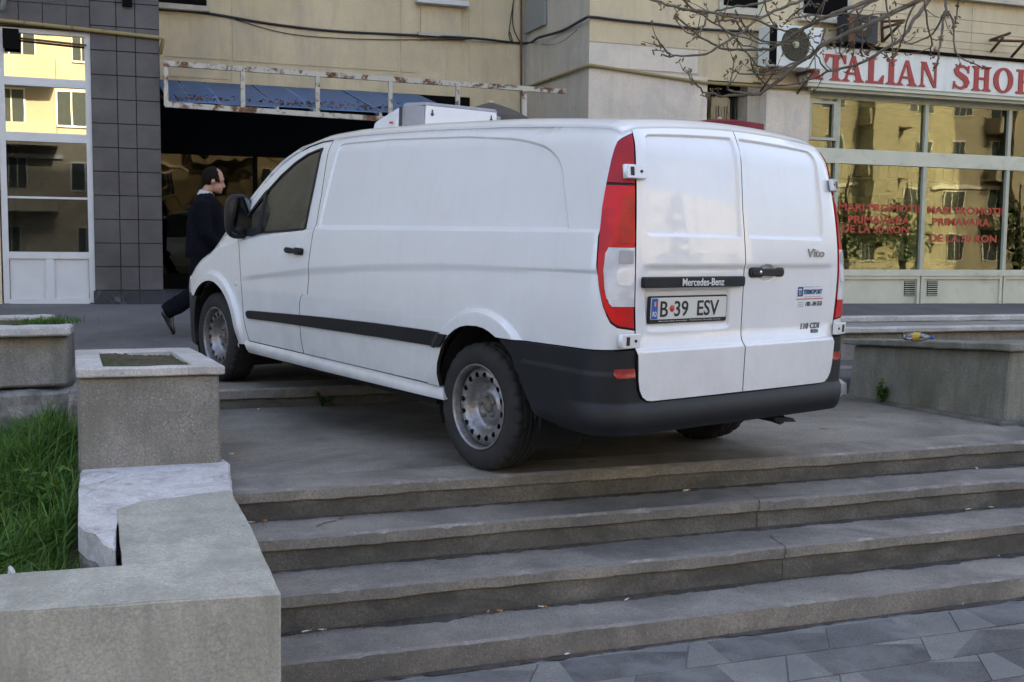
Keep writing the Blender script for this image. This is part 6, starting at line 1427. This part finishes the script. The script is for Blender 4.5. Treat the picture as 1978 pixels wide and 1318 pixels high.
for r0, r1, yb, pts in BR:
    n = len(pts); ph = rb_.uniform(0, 6); P = [onY(px, py, yb+.25*math.sin(ph+i*.55)) for i, (px, py) in enumerate(pts)]
    S = smoothline(P, 4); k = len(S); dpt = .0043
    rad = [(r0*(1-i/(k-1))+r1*(i/(k-1)))*dpt*1.25*(1+.18*rb_.uniform(-1, 1)*(i % 3 == 0)) for i in range(k)]
    b1 = bmesh.new(); tube(b1, [p-TO+Vector((rb_.gauss(0, .004), 0, rb_.gauss(0, .004))) for p in S], rad, 6); frombm('branch', b1, M['bark'], tree)
    for q in range(2+n//3):
        i = rb_.randrange(2, k-1); d0 = (S[i+1]-S[i-1]).normalized(); az = Vector((rb_.gauss(0, 1), rb_.gauss(0, .8), rb_.gauss(.25, .8))).normalized(); dd = (d0*.7+az*.8).normalized(); ln = rb_.uniform(.06, .22); b0 = S[i]; b1_ = b0+dd*ln*.55+Vector((0, 0, rb_.uniform(-.02, .02))); b2_ = b0+dd*ln+Vector((0, 0, rb_.uniform(0, .05)))
        b1 = bmesh.new(); tube(b1, [b0-TO, b1_-TO, b2_-TO], [.0042, .0034, .0022], 5); frombm('twig', b1, M['bark'], tree); tips.append(b2_-TO)
    tips.append(S[-1]-TO); tips += [S[i]-TO for i in range(4, k, 5) if rb_.random() < .4 and r0 < 2.5]
# limbs that carry them
for e in ((1990, -95, 7.6), (1960, -110, 7.9), (1940, -100, 7.4), (1830, -70, 7.6)):
    p = Vector(onY(*e))-TO; q = Vector((TRX-.08, TRY+.1, 3.5))-TO; tubeo('limb', smoothline([q, q.lerp(p, .5)+Vector((0, 0, .22)), p], 4), [.05]*1+[.045, .042, .04, .036, .033, .03, .026, .02], M['bark'], tree, 8)
for t in tips:
    bm = bmesh.new()
    for k in range(rb_.choice((2, 3, 4))):
        c = t+Vector((rb_.gauss(0, .014), rb_.gauss(0, .012), rb_.gauss(0, .014))); v = bmesh.ops.create_icosphere(bm, subdivisions=1, radius=1)['verts']; rr_ = rb_.uniform(.006, .012); ax = Vector((rb_.gauss(0, 1), rb_.gauss(0, 1), rb_.gauss(.6, 1))).normalized(); qn = ax.to_track_quat('Z', 'Y')
        for u in v: u.co = c+qn @ Vector((u.co.x*rr_*.7, u.co.y*rr_*.7, u.co.z*rr_*1.9))
    frombm('bud_cluster', bm, M['bud'], tree, True)

# ================================================================== grass, weeds, litter
M['grass'] = None
m_, nt_, b_ = newmat('grass_blades'); at_ = nt_.nodes.new('ShaderNodeAttribute'); at_.attribute_name = 'tone'
c_ = ramp(nt_, at_.outputs['Fac'], [(0, (.030, .085, .012)), (.5, (.075, .175, .022)), (.85, (.15, .25, .05)), (1, (.27, .25, .10))])
nt_.links.new(c_, b_.inputs['Base Color']); setp(b_, rough=.55, spec=.35)
tl_ = nt_.nodes.new('ShaderNodeBsdfTranslucent'); nt_.links.new(c_, tl_.inputs[0]); mx_ = nt_.nodes.new('ShaderNodeMixShader'); mx_.inputs[0].default_value = .3
nt_.links.new(b_.outputs[0], mx_.inputs[1]); nt_.links.new(tl_.outputs[0], mx_.inputs[2]); nt_.links.new(mx_.outputs[0], nt_.nodes['Material Output'].inputs[0]); M['grass'] = m_
def blades(name, spots, parent=None):
    V = []; F = []; T = []
    rg_ = random.Random(name)
    for (x, y, z, h, lean, wd) in spots:
        az = rg_.uniform(0, 6.283); dx, dy = math.cos(az), math.sin(az); sxv, syv = -dy, dx; s = len(V); tone = min(1, max(0, rg_.gauss(.42, .22))); n = 5
        if rg_.random() < .13: tone = rg_.uniform(.88, 1)
        for i in range(n):
            t = i/(n-1); b = lean*h*t*t*(1.0+.5*t); zz_ = z+h*(t-.42*lean*t*t*t); w_ = wd*(1-t)**.7*(.6+.4*min(1, t*4)) if i else wd*.7
            px_, py_ = x+dx*b, y+dy*b
            if i == n-1: V.append((px_, py_, zz_)); T.append(tone)
            else: V += [(px_-sxv*w_, py_-syv*w_, zz_), (px_+sxv*w_, py_+syv*w_, zz_)]; T += [tone*(.6+.4*t)]*2
        for i in range(n-2): a = s+2*i; F.append((a, a+1, a+3, a+2))
        F.append((s+2*(n-2), s+2*(n-2)+1, s+2*(n-1)))
    o = frompy(name, V, F, M['grass'], parent, True); at = o.data.attributes.new('tone', 'FLOAT', 'POINT'); at.data.foreach_set('value', T); return o
rg = random.Random(21); sp = []
def bedz(x, y): return -.20+.03*math.sin(3*x+y)+.03*math.sin(2.3*y)+.27*(y-3.9)/3.7
cl = [(rg.uniform(-1.1, -.10), rg.uniform(4.1, 7.3), rg.uniform(.7, 1.25)) for _ in range(110)]
for k in range(10500):
    if rg.random() < .75: cx, cy, ch = rg.choice(cl); x, y = cx+rg.gauss(0, .055), cy+rg.gauss(0, .065)
    else: x, y, ch = rg.uniform(-1.15, -.05), rg.uniform(4.05, 7.4), .7
    lim = -.14 if y > 4.6 else .02
    if x > lim or y < 4.06 or y > 7.42: continue
    h = rg.uniform(.12, .30)*ch*(1.0 if y < 6.8 else .8); sp.append((x, y, bedz(x, y)-.01, h, rg.uniform(.1, 1.0), rg.uniform(.0028, .0066)))
gr = blades('grass', sp); put(gr, 'tall green grass filling the earth bed', 'grass', None, 'stuff')
sp = [(rg.gauss(-.34, .085), rg.uniform(7.70, 8.2), .632, rg.uniform(.03, .075), rg.uniform(.3, 1.2), .003) for _ in range(500)]
o = blades('planter_grass', sp); put(o, 'short grass growing in the crumbling planter top', 'grass', None, 'stuff')
sp = [(rg.gauss(.10, .10), rg.gauss(6.15, .15), .532, rg.uniform(.006, .02), rg.uniform(.5, 1.4), .003) for _ in range(240)]
o = blades('planter_moss', sp); put(o, 'sparse moss and grass on the soil of the square planter', 'grass', None, 'stuff')
def leafy(name, c, h, spread, n, label, leaf=.03, seed=1, lean=(0, 0)):
    rr_ = random.Random(seed); a = empty(name, c); put(a, label, 'weed'); bm = bmesh.new(); st = bmesh.new()
    for k in range(7):
        az = rr_.uniform(0, 6.28); top = Vector((math.cos(az)*spread*rr_.uniform(.3, 1)+lean[0]*h, math.sin(az)*spread*rr_.uniform(.3, 1)+lean[1]*h, h*rr_.uniform(.55, 1))); tube(st, [(0, 0, 0), top*.5+Vector((0, 0, .02)), top], [.003, .0025, .0015], 5)
        for j in range(n//7):
            t = rr_.uniform(.25, 1); p = top*t; d = Vector((rr_.gauss(0, 1), rr_.gauss(0, 1), rr_.gauss(.2, .6))).normalized(); s_ = d.cross(Vector((0, 0, 1))).normalized(); l = leaf*rr_.uniform(.6, 1.2)
            q = [p, p+d*l*.5+s_*l*.26, p+d*l-Vector((0, 0, l*.25)), p+d*l*.5-s_*l*.26]; bm.faces.new([bm.verts.new(v) for v in q])
    o = frombm('leaves', bm, M['grass'], a); at = o.data.attributes.new('tone', 'FLOAT', 'POINT'); at.data.foreach_set('value', [rr_.uniform(.1, .7) for _ in o.data.vertices]); frombm('stems', st, M['grass'], a)
pw = onX(1708, 782, 5.56); leafy('weed', (float(pw[0])-.02, float(pw[1]), .0), .21, .05, 150, 'small green weed growing at the foot of the mossy planter', .04, 3)
pw = onZ(622, 786, 0.0); leafy('weed', (float(pw[0]), UST-.03, .0), .11, .10, 120, 'dark green weed in the step joint in the shade under the van', .03, 4)
for i, (wx_, wy_, hh_) in enumerate(((-.42, 4.55, .16), (-.25, 5.4, .2), (-.75, 5.0, .18))): leafy('weed', (wx_, wy_, bedz(wx_, wy_)), hh_+.1, .12, 130, ['broad-leaved weed in the grass close to the low wall', 'broad-leaved weed in the grass beside the whitewashed kerb', 'broad-leaved weed in the grass at the left edge'][i], .06, 60+i)
rub = rough_box('rubble_stone', [(-.33, 4.10, -.2), (-.28, 4.10, -.2), (-.28, 4.15, -.2), (-.33, 4.15, -.2)], [(-.318, 4.12, .060), (-.30, 4.11, .045), (-.295, 4.14, .052), (-.322, 4.14, .066)], M['white_lime'], None, .016, .02, .008, 71); put(rub, 'small pale rubble stone standing in the grass by the low wall', 'stone')
# bottle on the right planter rim
M['pet'] = glass('bottle_plastic', (.85, .88, .9), .12); M['lab'] = plain('yellow_label', (.62, .42, .05), .5); M['bcap'] = plain('blue_cap', (.03, .08, .35), .5)
pb_ = onX(1772, 654, 5.60); bz_ = .466+(.556-.466)*(7.38-pb_[1])/1.56
bo = empty('plastic_bottle', (5.60, float(pb_[1]), float(bz_)+.031)); put(bo, 'empty plastic bottle with yellow label lying on the planter rim', 'bottle')
bo.rotation_euler = (0, 0, R(-62))
bm = bmesh.new(); lathe(bm, [(.0, -.10), (.026, -.10), (.031, -.092), (.031, -.03), (.029, -.02), (.031, -.01), (.031, .03), (.022, .065), (.012, .085), (.0115, .10)], 20, 'X'); frombm('bottle_body', bm, M['pet'], bo, True)
bm = bmesh.new(); lathe(bm, [(.0316, -.025), (.0316, .028)], 20, 'X'); frombm('label', bm, M['lab'], bo, True); bm = bmesh.new(); lathe(bm, [(.0, .118), (.014, .118), (.0145, .098), (.0, .098)], 14, 'X'); frombm('bottle_cap', bm, M['bcap'], bo, True)
# cigarette butts on the steps
M['paper'] = plain('cigarette_paper', (.72, .71, .68), .8); M['filter'] = plain('orange_filter', (.50, .24, .07), .8); M['drylitter'] = plain('dry_leaf', (.17, .08, .03), .9)
def step_pt(px, py):
    best = None
    for k in range(5):
        zk = (SZ_+[PAVZ])[k]; p = onZ(px, py, zk); y1 = SY_[k-1]+.016 if k else 99; y0 = SY_[k] if k < 4 else -9
        if y0-.02 <= p[1] <= y1: return Vector((p[0], p[1], zk)), k
        if p[1] > y1: return Vector((p[0], y1, zk)), k
    return best if best else (Vector(onZ(px, py, PAVZ)), 4)
bw = bmesh.new(); lathe(bw, [(0, -.016), (.0038, -.016), (.0038, .016), (0, .016)], 8, 'X'); bwm = bpy.data.meshes.new('butt'); bw.to_mesh(bwm); bw.free(); bwm.materials.append(M['paper'])
bf = bmesh.new(); lathe(bf, [(0, .010), (.0041, .010), (.0041, .0235), (0, .0235)], 8, 'X'); bfm = bpy.data.meshes.new('filter'); bf.to_mesh(bfm); bf.free(); bfm.materials.append(M['filter'])
bo_ = bmesh.new(); lathe(bo_, [(0, -.012), (.0040, -.012), (.0040, .012), (0, .012)], 8, 'X'); bom = bpy.data.meshes.new('orange_butt'); bo_.to_mesh(bom); bo_.free(); bom.materials.append(M['filter'])
BUTTS = []
stepname = ['landing', 'second step', 'third step', 'lowest step', 'dark paving']
rc = random.Random(31)
for i, (px, py, kind) in enumerate([(484, 1011, 0), (590, 1221, 0), (620, 1217, 0), (814, 1196, 0), (853, 1191, 0), (800, 1291, 0), (1096, 1265, 0), (1325, 949, 0), (1612, 1199, 0), (1858, 1167, 0), (1733, 993, 0), (1858, 982, 0), (1908, 980, 0), (1926, 1074, 0), (1886, 906, 0), (511, 1007, 1), (943, 1183, 1), (965, 1182, 1), (1882, 1165, 1), (448, 880, 0), (500, 793, 0), (1210, 1160, 0), (1046, 1174, 0)]):
    p, k = step_pt(px, py)
    if kind == 0:
        o = bpy.data.objects.new('cigarette_butt', bwm); COL.objects.link(o); f2 = bpy.data.objects.new('filter', bfm); COL.objects.link(f2); f2.parent = o; put(o, 'white cigarette butt lying on the '+stepname[min(k, 4)], 'cigarette butt', 'white butts on the '+stepname[min(k, 4)])
    else: o = bpy.data.objects.new('cigarette_butt', bom); COL.objects.link(o); put(o, 'orange cigarette filter lying on the '+stepname[min(k, 4)], 'cigarette butt', 'orange filters on the '+stepname[min(k, 4)])
    BUTTS.append((kind, k, p.x, o))
    o.location = p+Vector((0, 0, .0095 if k == 0 else .0055)); o.rotation_euler = (0, 0, rc.uniform(-.5, 1.2)); s_ = rc.uniform(.9, 1.25); o.scale = (s_, s_, s_)
ORD = ['leftmost', 'second', 'third', 'fourth', 'fifth', 'sixth', 'seventh', 'eighth']
for kd in (0, 1):
    for kk in range(5):
        L = sorted([b for b in BUTTS if b[0] == kd and b[1] == kk], key=lambda b: b[2])
        for i, b in enumerate(L):
            if len(L) > 1: b[3]['label'] = b[3]['label']+(', leftmost there' if i == 0 else ', rightmost there' if i == len(L)-1 else ', %s from the left' % ORD[i])
p, k = step_pt(612, 1018); q, k = step_pt(640, 1008); tw = tubeo('twig', [p+Vector((0, 0, .004)), p.lerp(q, .5)+Vector((0, 0, .008)), q+Vector((.02, 0, .004))], [.0035, .003, .002], M['bark'], None, 6); put(tw, 'thin dark twig on the second step near the low wall', 'twig')
rl = random.Random(77); litter = bmesh.new()
for k in range(1, 5):
    zk = (SZ_+[PAVZ])[k]+.004; yk = SY_[k-1]+.018
    for i in range(220):
        x = rl.uniform(.55, 5.6); 
        if rl.random() < .6: x = .6+abs(rl.gauss(0, 1.4))
        y = yk-abs(rl.gauss(0, .03))-.004; s_ = rl.uniform(.002, .008); p = Vector((x, y, zk+s_*.3)); a = rl.uniform(0, 6.28)
        q = [p+Vector((math.cos(a+t)*s_*rl.uniform(.6, 1.6), math.sin(a+t)*s_*.6, rl.uniform(-.001, .003))) for t in (0, 1.6, 3.1, 4.6)]; litter.faces.new([litter.verts.new(v) for v in q])
lt = frombm('step_litter', litter, M['drylitter']); put(lt, 'dry leaf crumbs and dust gathered at the back of the steps', 'litter', None, 'stuff')
for i, (px, py) in enumerate(((660, 1003), (1078, 1060), (1000, 1068))):
    p, k = step_pt(px, py); bm = bmesh.new(); V_ = [bm.verts.new(p+Vector(v)) for v in ((-.025, -.004, .006), (-.005, -.014, .010), (.022, -.002, .016), (.004, .014, .006))]; bm.faces.new(V_); o = frombm('dry_leaf', bm, M['drylitter']); sd_ = o.modifiers.new('t', 'SOLIDIFY'); sd_.thickness = .0015; put(o, ['orange-brown dry leaf at the end of the twig on the second step', 'curled brown leaf in the middle of the third step', 'flat brown leaf on the third step, left of the curled one'][i], 'leaf')
# ---- shoes on display behind the shop glass
M['shoes'] = [plain('shoe_cream', (.55, .52, .45), .6), plain('shoe_brown', (.12, .06, .03), .5), plain('shoe_black', (.02, .02, .02), .4), plain('shoe_tan', (.32, .20, .10), .5)]
def dshoe(x, z, k, label, gname):
    a = empty('display_shoe', (x, YF+.30, z)); put(a, label, 'shoe', gname); bm = bmesh.new(); shoe(bm, (-.0, -.12, .0), (.02, .13, .0), (0, 0, 1)); 
    frombm('upper', bm, M['shoes'][k], a, True); box('heel', -.022, .022, -.11, -.05, -.012, .006, M['shoes'][(k+1) % 4], a)
zsA, zsB = Z14(1680, 509)+.014, Z14(1870, 514)+.014
for i in range(5): dshoe(bx[1]+.14+i*.19, zsA, (0, 3, 0, 1, 0)[i], ['leftmost pale', 'tan', 'middle pale', 'brown', 'rightmost pale'][i]+' shoe on the left display shelf behind the shop glass', 'shoes on the left shelf')
for i in range(4): dshoe(X14(1822, 512)+.08+i*.20, zsB, (1, 0, 2, 0)[i], ['brown', 'pale', 'black', 'rightmost pale'][i]+' shoe on the right display shelf behind the shop glass', 'shoes on the right shelf')
